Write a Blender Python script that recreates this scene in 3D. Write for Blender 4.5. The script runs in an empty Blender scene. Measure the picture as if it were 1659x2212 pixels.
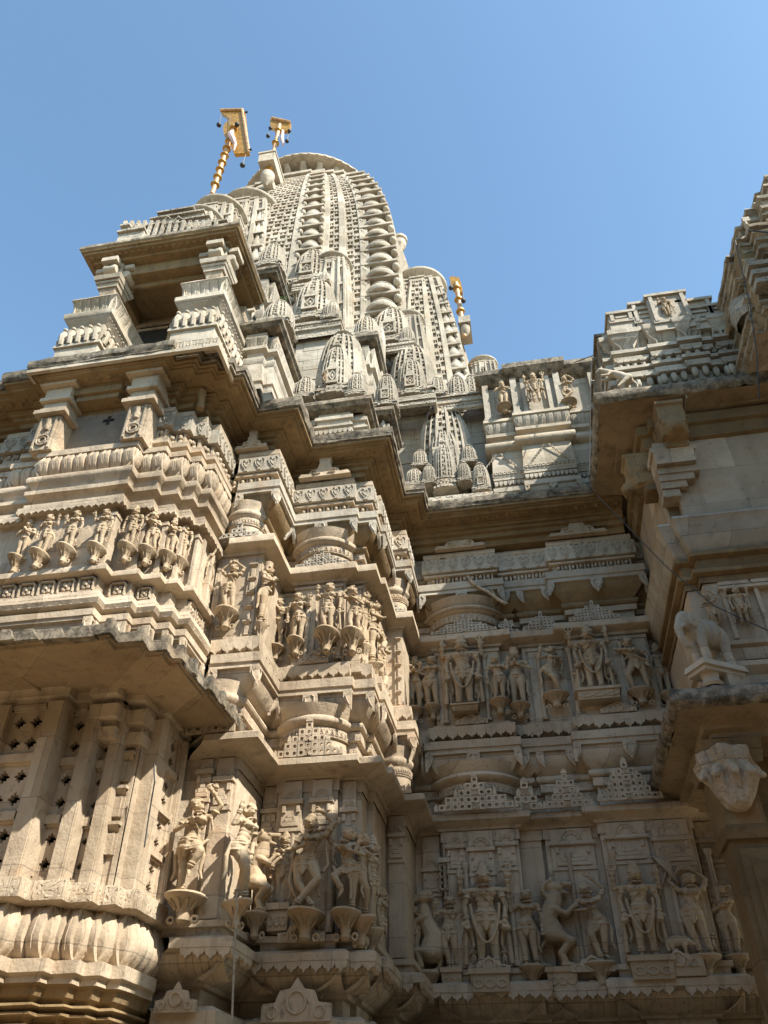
import bpy, math, random
import numpy as np
from mathutils import Vector, Matrix
PI = math.pi
R = math.radians
rnd = random.Random(7)
scene = bpy.context.scene
COL = scene.collection

# ---------------------------------------------------------------- camera geometry
TH, PITCH, FOC = R(10), R(39.2), 1720.0
CAM = Vector((0, 0, 1.6))
FW = Vector((-math.sin(TH)*math.cos(PITCH), math.cos(TH)*math.cos(PITCH), math.sin(PITCH)))
RT = Vector((math.cos(TH), math.sin(TH), 0))
UP = RT.cross(FW)
def ray(u, v): return FW + RT*((u-829.5)/FOC) - UP*((v-1106)/FOC)
def at(u, v, y):                       # measured point of the photo at depth y -> place in the world
    d = ray(u, v); return CAM + d*(y/d.y)
def atx(u, v, x):
    d = ray(u, v); return CAM + d*(x/d.x)

# ---------------------------------------------------------------- materials
def nd(nt, typ, **kw):
    n = nt.nodes.new(typ)
    for k, v in kw.items():
        if k in n.inputs: n.inputs[k].default_value = v
        else: setattr(n, k, v)
    return n
def stone(name, c1, c2, stain=0.5, dark=(0.05, 0.042, 0.032), bump=0.6, carve=0.0, carve_scale=22, streak=0.45, lichen=0.0):
    m = bpy.data.materials.new(name); m.use_nodes = True
    nt = m.node_tree; L = nt.links
    b = nt.nodes['Principled BSDF']; b.inputs['Roughness'].default_value = 0.82
    b.inputs['Specular IOR Level'].default_value = 0.25
    geo = nd(nt, 'ShaderNodeNewGeometry'); P = geo.outputs['Position']
    n1 = nd(nt, 'ShaderNodeTexNoise', Scale=1.3, Detail=6.0, Roughness=0.62); L.new(P, n1.inputs['Vector'])
    r1 = nd(nt, 'ShaderNodeValToRGB'); L.new(n1.outputs['Fac'], r1.inputs['Fac'])
    r1.color_ramp.elements[0].position = .35; r1.color_ramp.elements[1].position = .68
    r1.color_ramp.elements[0].color = (*c1, 1); r1.color_ramp.elements[1].color = (*c2, 1)
    # block to block tone
    vb = nd(nt, 'ShaderNodeTexVoronoi', Scale=1.7); L.new(P, vb.inputs['Vector'])
    hs = nd(nt, 'ShaderNodeMixRGB', blend_type='MULTIPLY'); hs.inputs['Fac'].default_value = 0.22
    sepc = nd(nt, 'ShaderNodeSeparateColor'); L.new(vb.outputs['Color'], sepc.inputs['Color'])
    mr = nd(nt, 'ShaderNodeValToRGB'); mr.color_ramp.elements[0].color = (.62, .58, .52, 1); mr.color_ramp.elements[1].color = (1, 1, 1, 1)
    L.new(sepc.outputs[0], mr.inputs['Fac'])
    L.new(r1.outputs['Color'], hs.inputs['Color1']); L.new(mr.outputs['Color'], hs.inputs['Color2'])
    # rust / clay coloured patches
    n4 = nd(nt, 'ShaderNodeTexNoise', Scale=2.6, Detail=4.0); L.new(P, n4.inputs['Vector'])
    r4 = nd(nt, 'ShaderNodeValToRGB'); r4.color_ramp.elements[0].position = .56; r4.color_ramp.elements[1].position = .75
    r4.color_ramp.elements[1].color = (.55, .55, .55, 1); L.new(n4.outputs['Fac'], r4.inputs['Fac'])
    mx4 = nd(nt, 'ShaderNodeMixRGB', blend_type='MIX'); mx4.inputs['Color2'].default_value = (c1[0]*.95, c1[1]*.72, c1[2]*.5, 1)
    L.new(r4.outputs['Color'], mx4.inputs['Fac']); L.new(hs.outputs['Color'], mx4.inputs['Color1'])
    # vertical streaks of run-off
    mp = nd(nt, 'ShaderNodeMapping'); mp.inputs['Scale'].default_value = (5, 5, .55); L.new(P, mp.inputs['Vector'])
    n2 = nd(nt, 'ShaderNodeTexNoise', Scale=1.0, Detail=5.0, Roughness=.6); L.new(mp.outputs['Vector'], n2.inputs['Vector'])
    r2 = nd(nt, 'ShaderNodeValToRGB'); r2.color_ramp.elements[0].position = .52; r2.color_ramp.elements[1].position = .74
    r2.color_ramp.elements[1].color = (streak,)*3+(1,); L.new(n2.outputs['Fac'], r2.inputs['Fac'])
    m2 = nd(nt, 'ShaderNodeMixRGB', blend_type='MIX'); m2.inputs['Color2'].default_value = (dark[0]*2.4, dark[1]*2.2, dark[2]*2, 1)
    L.new(r2.outputs['Color'], m2.inputs['Fac']); L.new(mx4.outputs['Color'], m2.inputs['Color1'])
    # dark speckle and blotches
    n3 = nd(nt, 'ShaderNodeTexNoise', Scale=7.0, Detail=8.0, Roughness=.72); L.new(P, n3.inputs['Vector'])
    r3 = nd(nt, 'ShaderNodeValToRGB'); e = r3.color_ramp.elements
    e[0].position = .56-lichen*.22; e[1].position = .70-lichen*.12; e[1].color = (stain,)*3+(1,)
    L.new(n3.outputs['Fac'], r3.inputs['Fac'])
    m3 = nd(nt, 'ShaderNodeMixRGB', blend_type='MIX'); m3.inputs['Color2'].default_value = (*dark, 1)
    L.new(r3.outputs['Color'], m3.inputs['Fac']); L.new(m2.outputs['Color'], m3.inputs['Color1'])
    # fine masonry joints
    sx = nd(nt, 'ShaderNodeSeparateXYZ'); L.new(P, sx.inputs[0])
    ad = nd(nt, 'ShaderNodeMath', operation='ADD'); L.new(sx.outputs[0], ad.inputs[0]); L.new(sx.outputs[1], ad.inputs[1])
    cb = nd(nt, 'ShaderNodeCombineXYZ'); L.new(ad.outputs[0], cb.inputs[0]); L.new(sx.outputs[2], cb.inputs[1])
    bk = nd(nt, 'ShaderNodeTexBrick', Scale=1.0); bk.inputs['Mortar Size'].default_value = .006; bk.inputs['Mortar Smooth'].default_value = .3
    bk.inputs['Brick Width'].default_value = 1.15; bk.inputs['Row Height'].default_value = .62; L.new(cb.outputs[0], bk.inputs['Vector'])
    bk.inputs['Color1'].default_value = (.66, .63, .58, 1); bk.inputs['Color2'].default_value = (1.08, 1.06, 1.03, 1); bk.inputs['Mortar'].default_value = (.8, .8, .8, 1)
    tn = nd(nt, 'ShaderNodeMixRGB', blend_type='MULTIPLY'); tn.inputs['Fac'].default_value = .8; L.new(m3.outputs['Color'], tn.inputs['Color1']); L.new(bk.outputs['Color'], tn.inputs['Color2'])
    jm = nd(nt, 'ShaderNodeMath', operation='MULTIPLY'); L.new(bk.outputs['Fac'], jm.inputs[0]); jm.inputs[1].default_value = .38
    mj = nd(nt, 'ShaderNodeMixRGB', blend_type='MIX'); mj.inputs['Color2'].default_value = (*dark, 1)
    L.new(jm.outputs[0], mj.inputs['Fac']); L.new(tn.outputs['Color'], mj.inputs['Color1'])
    L.new(mj.outputs['Color'], b.inputs['Base Color'])
    nb = nd(nt, 'ShaderNodeTexNoise', Scale=38.0, Detail=6.0, Roughness=.65); L.new(P, nb.inputs['Vector'])
    bp = nd(nt, 'ShaderNodeBump', Strength=bump, Distance=0.012); L.new(nb.outputs['Fac'], bp.inputs['Height'])
    out = bp.outputs['Normal']
    nb2 = nd(nt, 'ShaderNodeTexNoise', Scale=5.0, Detail=3.0); L.new(P, nb2.inputs['Vector'])
    bp2 = nd(nt, 'ShaderNodeBump', Strength=.45, Distance=0.05); L.new(nb2.outputs['Fac'], bp2.inputs['Height']); L.new(out, bp2.inputs['Normal']); out = bp2.outputs['Normal']
    if carve > 0:
        vo = nd(nt, 'ShaderNodeTexWave', wave_type='RINGS', rings_direction='SPHERICAL', Scale=carve_scale*.3, Distortion=9.0, Detail=1.0); vo.inputs['Detail Scale'].default_value = 1.8; L.new(P, vo.inputs['Vector'])
        rc = nd(nt, 'ShaderNodeValToRGB'); rc.color_ramp.elements[0].position = .25; rc.color_ramp.elements[1].position = .6; L.new(vo.outputs['Fac'], rc.inputs['Fac'])
        bc = nd(nt, 'ShaderNodeBump', Strength=carve, Distance=0.03); L.new(rc.outputs['Color'], bc.inputs['Height']); L.new(out, bc.inputs['Normal']); out = bc.outputs['Normal']
    L.new(out, b.inputs['Normal'])
    return m
TAN1, TAN2 = (.42, .335, .245), (.56, .475, .365)
GR1, GR2 = (.38, .34, .28), (.52, .48, .41)
M = {
 'tan': stone('tan_sandstone', TAN1, TAN2),
 'carved': stone('carved_tan_sandstone', TAN1, TAN2, carve=.55, carve_scale=24),
 'statue': stone('statue_stone', (.38, .29, .19), (.47, .385, .28), stain=.25, bump=.35, streak=.15),
 'grey': stone('pale_grey_stone', GR1, GR2, stain=.4),
 'greycarved': stone('carved_pale_stone', GR1, GR2, stain=.4, carve=.8, carve_scale=13),
 'lichen': stone('weathered_edge_stone', (.27, .225, .165), (.40, .35, .28), stain=.9, dark=(.045, .04, .032), lichen=.75, streak=.65),
 'brown': stone('brown_stained_shaded_stone', (.20, .135, .065), (.31, .225, .125), stain=.6, streak=.6),  # stain tone, darkened further to put eave and recess shade into the colour
 'soffit': stone('stained_shaded_soffit_stone', (.27, .20, .125), (.40, .315, .21), stain=.6, streak=.5),  # stain tone with the underside shade mixed into the base colour
 'aged': stone('aged_roof_stone', (.34, .29, .22), (.48, .43, .35), stain=.7, lichen=.3, streak=.6),
 'dado': stone('smoky_plaster', (.20, .175, .15), (.40, .30, .20), stain=.45, streak=.3),
 'white': stone('pale_marble', (.43, .375, .29), (.52, .47, .40), stain=.35, bump=.3, streak=.2),
}
def plain(name, col, rough=.6, metal=0, bump=0, scale=30):
    m = bpy.data.materials.new(name); m.use_nodes = True; nt = m.node_tree
    b = nt.nodes['Principled BSDF']; b.inputs['Roughness'].default_value = rough; b.inputs['Metallic'].default_value = metal
    geo = nd(nt, 'ShaderNodeNewGeometry')
    n = nd(nt, 'ShaderNodeTexNoise', Scale=scale, Detail=5.0); nt.links.new(geo.outputs['Position'], n.inputs['Vector'])
    r = nd(nt, 'ShaderNodeValToRGB'); r.color_ramp.elements[0].color = (col[0]*.6, col[1]*.58, col[2]*.55, 1); r.color_ramp.elements[1].color = (*[min(1, c*1.15) for c in col], 1)
    r.color_ramp.elements[0].position = .3; r.color_ramp.elements[1].position = .7
    nt.links.new(n.outputs['Fac'], r.inputs['Fac']); nt.links.new(r.outputs['Color'], b.inputs['Base Color'])
    if bump:
        bp = nd(nt, 'ShaderNodeBump', Strength=bump, Distance=.02); nt.links.new(n.outputs['Fac'], bp.inputs['Height']); nt.links.new(bp.outputs['Normal'], b.inputs['Normal'])
    return m
M['gold'] = plain('gilded_brass', (.46, .25, .05), .42, .45, .5, 9)
M['goldpole'] = plain('polished_gilt_pole', (.52, .33, .17), .45, .3, .3, 9)
M['iron'] = plain('black_iron', (.02, .02, .022), .6)
M['rope'] = plain('old_rope', (.30, .26, .20), .9)
M['cloth'] = plain('faded_pink_cloth', (.55, .42, .42), .9, 0, .5, 20)
M['leaf'] = plain('small_green_leaf', (.16, .22, .05), .7)
M['root'] = plain('dry_climbing_root', (.42, .36, .27), .9)
M['ground'] = plain('dusty_paving', (.36, .27, .17), .9, 0, .3, 3)
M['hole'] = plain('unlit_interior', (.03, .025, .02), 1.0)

# ---------------------------------------------------------------- mesh builder
def fr(o, t, n=None):                   # frame: origin, tangent along the wall, outward normal, up
    t = Vector(t).normalized()
    n = Vector((t.y, -t.x, 0)) if n is None else Vector(n)
    m = Matrix((( t.x, n.x, 0, o[0]), (t.y, n.y, 0, o[1]), (t.z, n.z, 1, o[2]), (0, 0, 0, 1)))
    return m
class MB:
    def __init__(s): s.v = []; s.f = []
    def add(s, vs, fs, M4=None):
        k = len(s.v)
        if M4 is not None:
            vs = [tuple(M4 @ Vector(p)) for p in vs]
            if M4.determinant() < 0: fs = [tuple(reversed(f)) for f in fs]
        s.v += [tuple(p) for p in vs]; s.f += [tuple(i+k for i in f) for f in fs]
    def box(s, x0, x1, y0, y1, z0, z1, M4=None, taper=0, j=0):
        t = taper
        vs = [(x0, y0, z0), (x1, y0, z0), (x1, y1, z0), (x0, y1, z0), (x0+t, y0+t, z1), (x1-t, y0+t, z1), (x1-t, y1-t, z1), (x0+t, y1-t, z1)]
        if j: vs = [tuple(c+rnd.uniform(-j, j) for c in p) for p in vs]
        s.add(vs, [(0, 3, 2, 1), (4, 5, 6, 7), (0, 1, 5, 4), (1, 2, 6, 5), (2, 3, 7, 6), (3, 0, 4, 7)], M4)
    def plate(s, out, n0, n1, M4=None):     # outline in (t,z), thickness n0..n1 along n
        k = len(out)
        vs = [(p[0], n0, p[1]) for p in out]+[(p[0], n1, p[1]) for p in out]
        fs = [tuple(range(k)), tuple(range(2*k-1, k-1, -1))]+[(i, i+k, (i+1) % k+k, (i+1) % k) for i in range(k)]
        s.add(vs, fs, M4)
    def tube(s, pts, rad, n=7, M4=None, cap=True):
        pts = [Vector(p) for p in pts]
        if not hasattr(rad, '__len__'): rad = [rad]*len(pts)
        vs = []; fs = []
        prev = None
        for i, p in enumerate(pts):
            d = (pts[min(i+1, len(pts)-1)]-pts[max(i-1, 0)]).normalized()
            a = Vector((0, 0, 1)) if abs(d.z) < .9 else Vector((1, 0, 0))
            if prev is not None: a = prev
            e1 = (a-d*a.dot(d)).normalized(); e2 = d.cross(e1); prev = e1
            for k in range(n):
                an = 2*PI*k/n; vs.append(p+e1*rad[i]*math.cos(an)+e2*rad[i]*math.sin(an))
        for i in range(len(pts)-1):
            for k in range(n):
                k2 = (k+1) % n; fs.append((i*n+k, i*n+k2, (i+1)*n+k2, (i+1)*n+k))
        if cap: fs += [tuple(range(n-1, -1, -1)), tuple((len(pts)-1)*n+k for k in range(n))]
        s.add(vs, fs, M4)
    def lathe(s, prof, n=16, M4=None, a0=0, a1=2*PI, rib=0, ribn=0):   # prof (r,z)
        full = abs(a1-a0-2*PI) < 1e-6
        cols = n if full else n+1
        vs = []; fs = []
        for r, z in prof:
            for k in range(cols):
                a = a0+(a1-a0)*k/n
                rr = r*(1+rib*(.5+.5*math.cos(a*ribn)) if rib else 1)
                vs.append((rr*math.cos(a), rr*math.sin(a), z))
        for i in range(len(prof)-1):
            for k in range(n):
                k2 = (k+1) % cols; fs.append((i*cols+k, (i+1)*cols+k, (i+1)*cols+k2, i*cols+k2)[::-1])
        s.add(vs, fs, M4)
    def ball(s, c, r, nu=8, nv=6, M4=None):
        if not hasattr(r, '__len__'): r = (r, r, r)
        vs = [(c[0], c[1], c[2]-r[2])]; fs = []
        for i in range(1, nv):
            a = PI*i/nv
            for k in range(nu):
                b = 2*PI*k/nu; vs.append((c[0]+r[0]*math.sin(a)*math.cos(b), c[1]+r[1]*math.sin(a)*math.sin(b), c[2]-r[2]*math.cos(a)))
        vs.append((c[0], c[1], c[2]+r[2])); last = len(vs)-1
        for k in range(nu):
            k2 = (k+1) % nu
            fs.append((0, 1+k2, 1+k))
            for i in range(nv-2): a = 1+i*nu; fs.append((a+k, a+k2, a+nu+k2, a+nu+k))
            fs.append((last, 1+(nv-2)*nu+k, 1+(nv-2)*nu+k2))
        s.add(vs, fs, M4)
    def build(s, name, mat, parent=None, smooth=40, loc=None):
        me = bpy.data.meshes.new(name)
        if loc is not None:
            s.v = [(p[0]-loc[0], p[1]-loc[1], p[2]-loc[2]) for p in s.v]
        me.from_pydata(s.v, [], s.f); me.materials.append(M[mat] if isinstance(mat, str) else mat)
        if smooth: me.shade_smooth(); me.set_sharp_from_angle(angle=R(smooth))
        me.update()
        o = bpy.data.objects.new(name, me); COL.objects.link(o)
        if loc is not None: o.location = loc
        if parent is not None:
            o.parent = parent
            if loc is None: o.matrix_parent_inverse = Matrix.Translation(-Vector(parent.location))
        return o
def tag(o, label=None, cat=None, group=None, kind=None):
    if label: o['label'] = label
    if cat: o['category'] = cat
    if group: o['group'] = group
    if kind: o['kind'] = kind
    return o
def thing(name, label, cat, loc=(0, 0, 0), group=None):
    o = bpy.data.objects.new(name, None); COL.objects.link(o); o.location = loc; o.empty_display_size = .1
    return tag(o, label, cat, group)

# ---------------------------------------------------------------- plan tools
def offs(pl, d, i):
    n = []
    if i > 0: a = Vector(pl[i])-Vector(pl[i-1]); a.normalize(); n.append(Vector((a.y, -a.x)))
    if i < len(pl)-1: a = Vector(pl[i+1])-Vector(pl[i]); a.normalize(); n.append(Vector((a.y, -a.x)))
    if len(n) == 1: m = n[0]
    else:
        m = n[0]+n[1]; q = 1+n[0].dot(n[1]); m = m/max(q, .3)
    return Vector(pl[i])+m*d
def hashj(x, y, z, a):
    return a*(math.sin(x*37.1+y*91.7+z*53.3)+math.sin(x*71.3-y*23.9+z*117.1))*.5
def sweep(mb, plan, i0, i1, prof, jit=.004, seg=.22, petal=None):
    """sweep a profile [(off,z)] (top to bottom) along plan[i0..i1]"""
    cols = []
    for i in range(i0, i1):
        ln = (Vector(plan[i+1])-Vector(plan[i])).length
        k = max(1, int(ln/seg))
        for q in range(k): cols.append((i, q/k))
    cols.append((i1, 0))
    vs = []; fs = []
    for (i, t) in cols:
        for (o, z) in prof:
            p = offs(plan, o, i)
            if t > 0: p = p.lerp(offs(plan, o, i+1), t)
            jx = hashj(p.x, p.y, z, jit); jz = hashj(p.y, p.x, z*2, jit)
            vs.append((p.x+jx, p.y+jx, z+jz))
    n = len(prof)
    for c in range(len(cols)-1):
        for r in range(n-1):
            a = c*n+r; fs.append((a, a+1, a+n+1, a+n))
    mb.add(vs, fs)
def segs(plan, i0, i1, off, minlen=.1):
    for i in range(i0, i1):
        a = offs(plan, off, i); b = offs(plan, off, i+1)
        d = b-a; ln = d.length
        o = Vector(plan[i+1])-Vector(plan[i])
        if o.dot(d) <= 0 or ln < minlen: continue
        t = d/ln
        if t.x < -.5 : continue
        yield a, b, t, ln
def along(plan, i0, i1, off, pitch, minlen=.1, margin=0.0):
    for a, b, t, ln in segs(plan, i0, i1, off, minlen):
        l2 = ln-2*margin
        if l2 < pitch*.6: continue
        k = max(1, round(l2/pitch)); w = l2/k
        for q in range(k):
            c = a+t*(margin+w*(q+.5))
            yield c, t, w
def teeth(mb, plan, i0, i1, off, z, w=.09, h0=.09, th=.03):
    for c, t, ww in along(plan, i0, i1, off, w):
        q = ww*.5
        if rnd.random() < .035: continue
        h = h0*rnd.uniform(.82, 1.06) if rnd.random() < .8 else h0*rnd.uniform(.5, .8)
        mb.plate([(-q*.99, 0), (q*.99, 0), (q*.97, -h*.36), (q*.66, -h*.62), (q*.34, -h*.66), (0, -h), (-q*.34, -h*.66), (-q*.66, -h*.62), (-q*.97, -h*.36)][::-1], -th, 0.004, fr((c.x, c.y, z), (t.x, t.y, 0)))
def scallops(mb, plan, i0, i1, off, z, w=.06, h=.07, th=.03):
    for c, t, ww in along(plan, i0, i1, off, w):
        q = ww*.42
        mb.plate([(-q, 0), (q, 0), (q, -h*.6), (q*.6, -h*.9), (0, -h), (-q*.6, -h*.9), (-q, -h*.6)][::-1], -th, 0.0, fr((c.x, c.y, z), (t.x, t.y, 0)))
def leaf_drop(mb, c, t, z, w, h, side, th=.035):
    F = fr((c.x, c.y, z), (t.x, t.y, 0)); s = side
    if side == 0:
        out = [(-w, 0), (w, 0), (w*1.05, -h*.4), (w*.7, -h*.72), (0, -h*1.1), (-w*.7, -h*.72), (-w*1.05, -h*.4)]
        mb.plate(out[::-1], -th, .004, F)
        for k in (-1, 1):
            mb.tube([(k*w*.15, .006, -h*.1), (k*w*.6, .012, -h*.25), (k*w*.6, .012, -h*.55), (k*w*.1, .006, -h*.85)], .012, 5, F)
    else:
        out = [(0, 0), (-s*w, 0), (-s*w*1.0, -h*.35), (-s*w*.75, -h*.65), (-s*w*.35, -h*.9), (0, -h*1.08)]
        if s > 0: out = out[::1]
        else: out = out[::-1]
        mb.plate(out, -th, .004, F)
        mb.tube([(-s*w*.3, .006, -h*.12), (-s*w*.7, .01, -h*.3), (-s*w*.55, .01, -h*.55), (-s*w*.18, .006, -h*.85)], .010, 5, F)
def drops(mb, plan, i0, i1, off, z, w=.11, h=.24, mid=1.0):
    for a, b, t, ln in segs(plan, i0, i1, off, .12):
        ww = min(w, ln*.4)
        leaf_drop(mb, b, t, z, ww, h, 1)
        if ln > .45 or (abs(t.x) > .5 and ln > .3 and 0): leaf_drop(mb, a, t, z, ww, h, -1)
        if ln > mid: leaf_drop(mb, (a+b)/2, t, z, w*.85, h, 0)
def hearts(mb, plan, i0, i1, off, z0, z1, pitch=.2):
    h = z1-z0
    for c, t, w in along(plan, i0, i1, off, pitch, margin=.01):
        F = fr((c.x, c.y, z0), (t.x, t.y, 0)); r = .009
        for s in (-1, 1):
            mb.tube([(s*.005, 0, h*.12), (s*w*.30, 0, h*.45), (s*w*.38, 0, h*.72), (s*w*.24, 0, h*.88), (s*w*.1, 0, h*.82), (s*w*.08, 0, h*.7)], r, 5, F)
            mb.tube([(s*.005, 0, h*.32), (s*w*.15, 0, h*.5), (s*w*.19, 0, h*.66)], r, 5, F)
        mb.box(-w*.12, w*.12, -.02, .01, h*.03, h*.1, F)
def heads(mb, plan, i0, i1, off, z, pitch=.13, r=.045):
    for c, t, w in along(plan, i0, i1, off, pitch):
        F = fr((c.x, c.y, z), (t.x, t.y, 0))
        mb.ball((0, .03, .13), (r*.8, r, r), 8, 6, F); mb.ball((0, .0, .05), (r*1.25, r*1.1, .07), 8, 5, F)
        mb.box(w*.5-.016, w*.5+.016, -.05, .04, 0, .2, F)
def rosettes(mb, plan, i0, i1, off, z0, z1, pitch=.3):
    h = z1-z0
    for c, t, w in along(plan, i0, i1, off, pitch, margin=.02):
        F = fr((c.x, c.y, z0+h/2), (t.x, t.y, 0)); q = min(w, h)*.42; b = q*.16
        for (x0, x1, y0, y1) in ((-q, q, q-b, q), (-q, q, -q, -q+b), (-q, -q+b, -q, q), (q-b, q, -q, q)):
            mb.box(x0, x1, -.03, .03, y0, y1, F)
        for k in range(4):
            a = PI/4+k*PI/2; mb.ball((math.cos(a)*q*.42, .0, math.sin(a)*q*.42), (q*.3, .03, q*.3), 6, 4, F)
        mb.ball((0, .02, 0), q*.2, 6, 4, F)
def petals(mb, plan, i0, i1, prof, pitch=.17, bulge=.035, tilt=.7):
    """row of shingled upright petals following a profile [(off,z)] top to bottom"""
    om = prof[0][0]
    for a, b, t, ln in segs(plan, i0, i1, om, .05):
        k = max(1, round(ln/pitch)); w = ln/k
        n = Vector((t.y, -t.x))
        for q in range(k):
            vs = []; fs = []
            X = [-1, -.97, -.6, -.2, .2, .6, .93, 1]
            for ri, (o, z) in enumerate(prof):
                f = ri/(len(prof)-1); g = min(1, .35+1.3*math.sin(PI*min(1, f+.05)))
                for x in X:
                    e = 0 if abs(x) == 1 else 1
                    d = bulge*g*e*((1-x*x)**.5*.6+tilt*(x+1)/2)
                    p = a+t*(w*(q+.5)+x*w*.49)+n*((o-om)+d)
                    vs.append((p.x, p.y, z-(0.02*(1-x*x) if ri == 0 else 0)))
            K = len(X)-1
            for ri in range(len(prof)-1):
                for c in range(K): e = ri*(K+1)+c; fs.append((e, e+K+1, e+K+2, e+1))
            mb.add(vs, fs)
            for xo in ((-.12, .12) if pitch > .16 else (0,)):
                pts = [tuple(a+t*(w*(q+.5+xo*.5))+n*((o-om)+bulge*(.6+tilt*.5)*min(1, .35+1.3*math.sin(PI*min(1, ri/(len(prof)-1)+.05))))) + (z,) for ri, (o, z) in enumerate(prof)]
                mb.tube(pts, .006, 4, None, False)
def pierced_cell(mb, F, x, z, cw, ch, th, n=8, f=.60):
    """square block with a rounded opening right through it"""
    o = []; q = []
    for k in range(n):
        a = 2*PI*k/n; c, s_ = math.cos(a), math.sin(a); m = max(abs(c), abs(s_))
        o.append((x+c/m*cw/2, z+s_/m*ch/2)); rr = f*(1 if k % 2 else .92); q.append((x+c*cw/2*rr, z+s_*ch/2*rr))
    vs = [(a, th, b) for a, b in o]+[(a, th, b) for a, b in q]+[(a, 0, b) for a, b in q]+[(a, 0, b) for a, b in o]
    fs = []
    for k in range(n):
        k2 = (k+1) % n
        fs += [(k, k2, n+k2, n+k), (n+k, n+k2, 2*n+k2, 2*n+k), (3*n+k, 3*n+k2, k2, k), (2*n+k, 2*n+k2, 3*n+k2, 3*n+k)]
    mb.add(vs, fs, F)
def jali_tri(mb, F, w, h, rows=5, th=.035):
    """stepped gable of pierced squares round stacked little arches, standing on a ledge; F origin at bottom centre"""
    ch = h/rows; nb = max(3, int(w/ch)); nb += 1-nb % 2; cw = w/nb
    for r in range(rows):
        k = max(1, nb-2*int(r*(nb-1)/2/max(1, rows-1)+.5))
        for c in range(k):
            x = (c-(k-1)/2)*cw; z = r*ch+ch/2
            if c == (k-1)/2 and r < rows-1 and r % 2 == 0:
                for q in range(3):
                    rr = cw*(.62-.19*q); mb.tube([(x+rr*math.cos(a), th+.004*q, z-ch*.4+rr*1.25*math.sin(a)) for a in [PI*i_/8 for i_ in range(9)]], .008, 4, F, False)
                mb.box(x-cw*.5, x+cw*.5, 0, th*.5, z-ch/2, z+ch/2, F)
            else: pierced_cell(mb, F, x, z, cw*(.99 if (r+c) % 2 else .94), ch*.97, th+(.006 if (r+c) % 2 else 0))
    for s_ in (-1, 1):
        for r in range(0, rows-1, 2):
            k = max(1, nb-2*int(r*(nb-1)/2/max(1, rows-1)+.5)); x = s_*(k/2+.35)*cw
            mb.plate([(x-cw*.3, r*ch), (x+cw*.3, r*ch), (x+cw*.26, r*ch+ch*.7), (x, r*ch+ch*1.15), (x-cw*.26, r*ch+ch*.7)][::-1], 0, th, F)
    mb.plate([(-.5*ch, h), (.5*ch, h), (.35*ch, h+.4*ch), (0, h+.8*ch), (-.35*ch, h+.4*ch)][::-1], 0, th+.01, F)
def buds(mb, plan, i0, i1, off, z, pitch=.14, w=.05, h=.16):
    for c, t, ww in along(plan, i0, i1, off, pitch):
        F = fr((c.x, c.y, z), (t.x, t.y, 0))
        mb.ball((0, -.02, -h*.45), (w, w*.9, h*.5), 7, 5, F); mb.box(-w*1.1, w*1.1, -.06, w*.9, -.02, .03, F)
def half_leaf(mb, F, w, h, s, th=.04):
    mb.plate([(0, 0), (s*w, 0), (s*w, h*.2), (s*w*.8, h*.6), (s*w*.3, h*.95), (0, h)][::(-1 if s > 0 else 1)], 0, th, F)
    mb.tube([(s*w*.25, th, h*.1), (s*w*.6, th+.005, h*.35), (s*w*.3, th, h*.75)], .01, 5, F)
# ---------------------------------------------------------------- carved figures (one continuous mesh each)
def remeshed(mb, name, mat, vox, smooth=2, keep=None):
    me = bpy.data.meshes.new('raw'); me.from_pydata(mb.v, [], mb.f); me.update()
    o = bpy.data.objects.new('raw', me); COL.objects.link(o)
    md = o.modifiers.new('r', 'REMESH'); md.mode = 'VOXEL'; md.voxel_size = vox; md.use_smooth_shade = True
    if smooth: ms = o.modifiers.new('s', 'SMOOTH'); ms.iterations = smooth; ms.factor = .35
    dg = bpy.context.evaluated_depsgraph_get(); ev = o.evaluated_get(dg)
    m2 = bpy.data.meshes.new_from_object(ev); m2.name = name
    bpy.data.objects.remove(o); bpy.data.meshes.remove(me)
    m2.materials.clear(); m2.materials.append(M[mat]); m2.shade_smooth()
    return m2
def limb(mb, pts, rad, n=10):
    mb.tube(pts, rad, n)
    for p, r in zip(pts, rad): mb.ball(p, r, 10, 7)
def hand(mb, p, d, s=1.0, palm=(0, -1, 0), curl=.3):
    """palm, four fingers and a thumb from the wrist p pointing along d"""
    p = Vector(p); d = Vector(d).normalized(); pl = Vector(palm); pl = (pl-d*pl.dot(d)).normalized(); w = d.cross(pl)
    c = p+d*.028*s
    mb.tube([p, c, c+d*.012*s], [.013*s, .02*s, .018*s], 8)
    for k, ln in zip((-1.5, -.5, .5, 1.5), (.036, .044, .041, .032)):
        b = p+d*.042*s+w*k*.0095*s; m_ = b+d*ln*.5*s+pl*curl*.01*s; e = b+d*ln*s*(1-.35*curl)+pl*curl*.03*s
        mb.tube([b-d*.01*s, m_, e], [.0075*s, .007*s, .0055*s], 6)
    b = p+d*.016*s+w*.016*s
    mb.tube([b, b+w*.014*s+d*.014*s+pl*.006*s, b+w*.016*s+d*.032*s+pl*.012*s], [.009*s, .008*s, .006*s], 6)
def ring(mb, c, ax, r, t, n=14, el=1.0):
    c = Vector(c); ax = Vector(ax).normalized(); a = Vector((1, 0, 0)) if abs(ax.x) < .9 else Vector((0, 1, 0))
    e1 = (a-ax*a.dot(ax)).normalized(); e2 = ax.cross(e1)
    pts = [c+e1*r*math.cos(2*PI*k/n)+e2*r*el*math.sin(2*PI*k/n) for k in range(n+1)]
    mb.tube(pts, t, 6, None, False)
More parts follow.
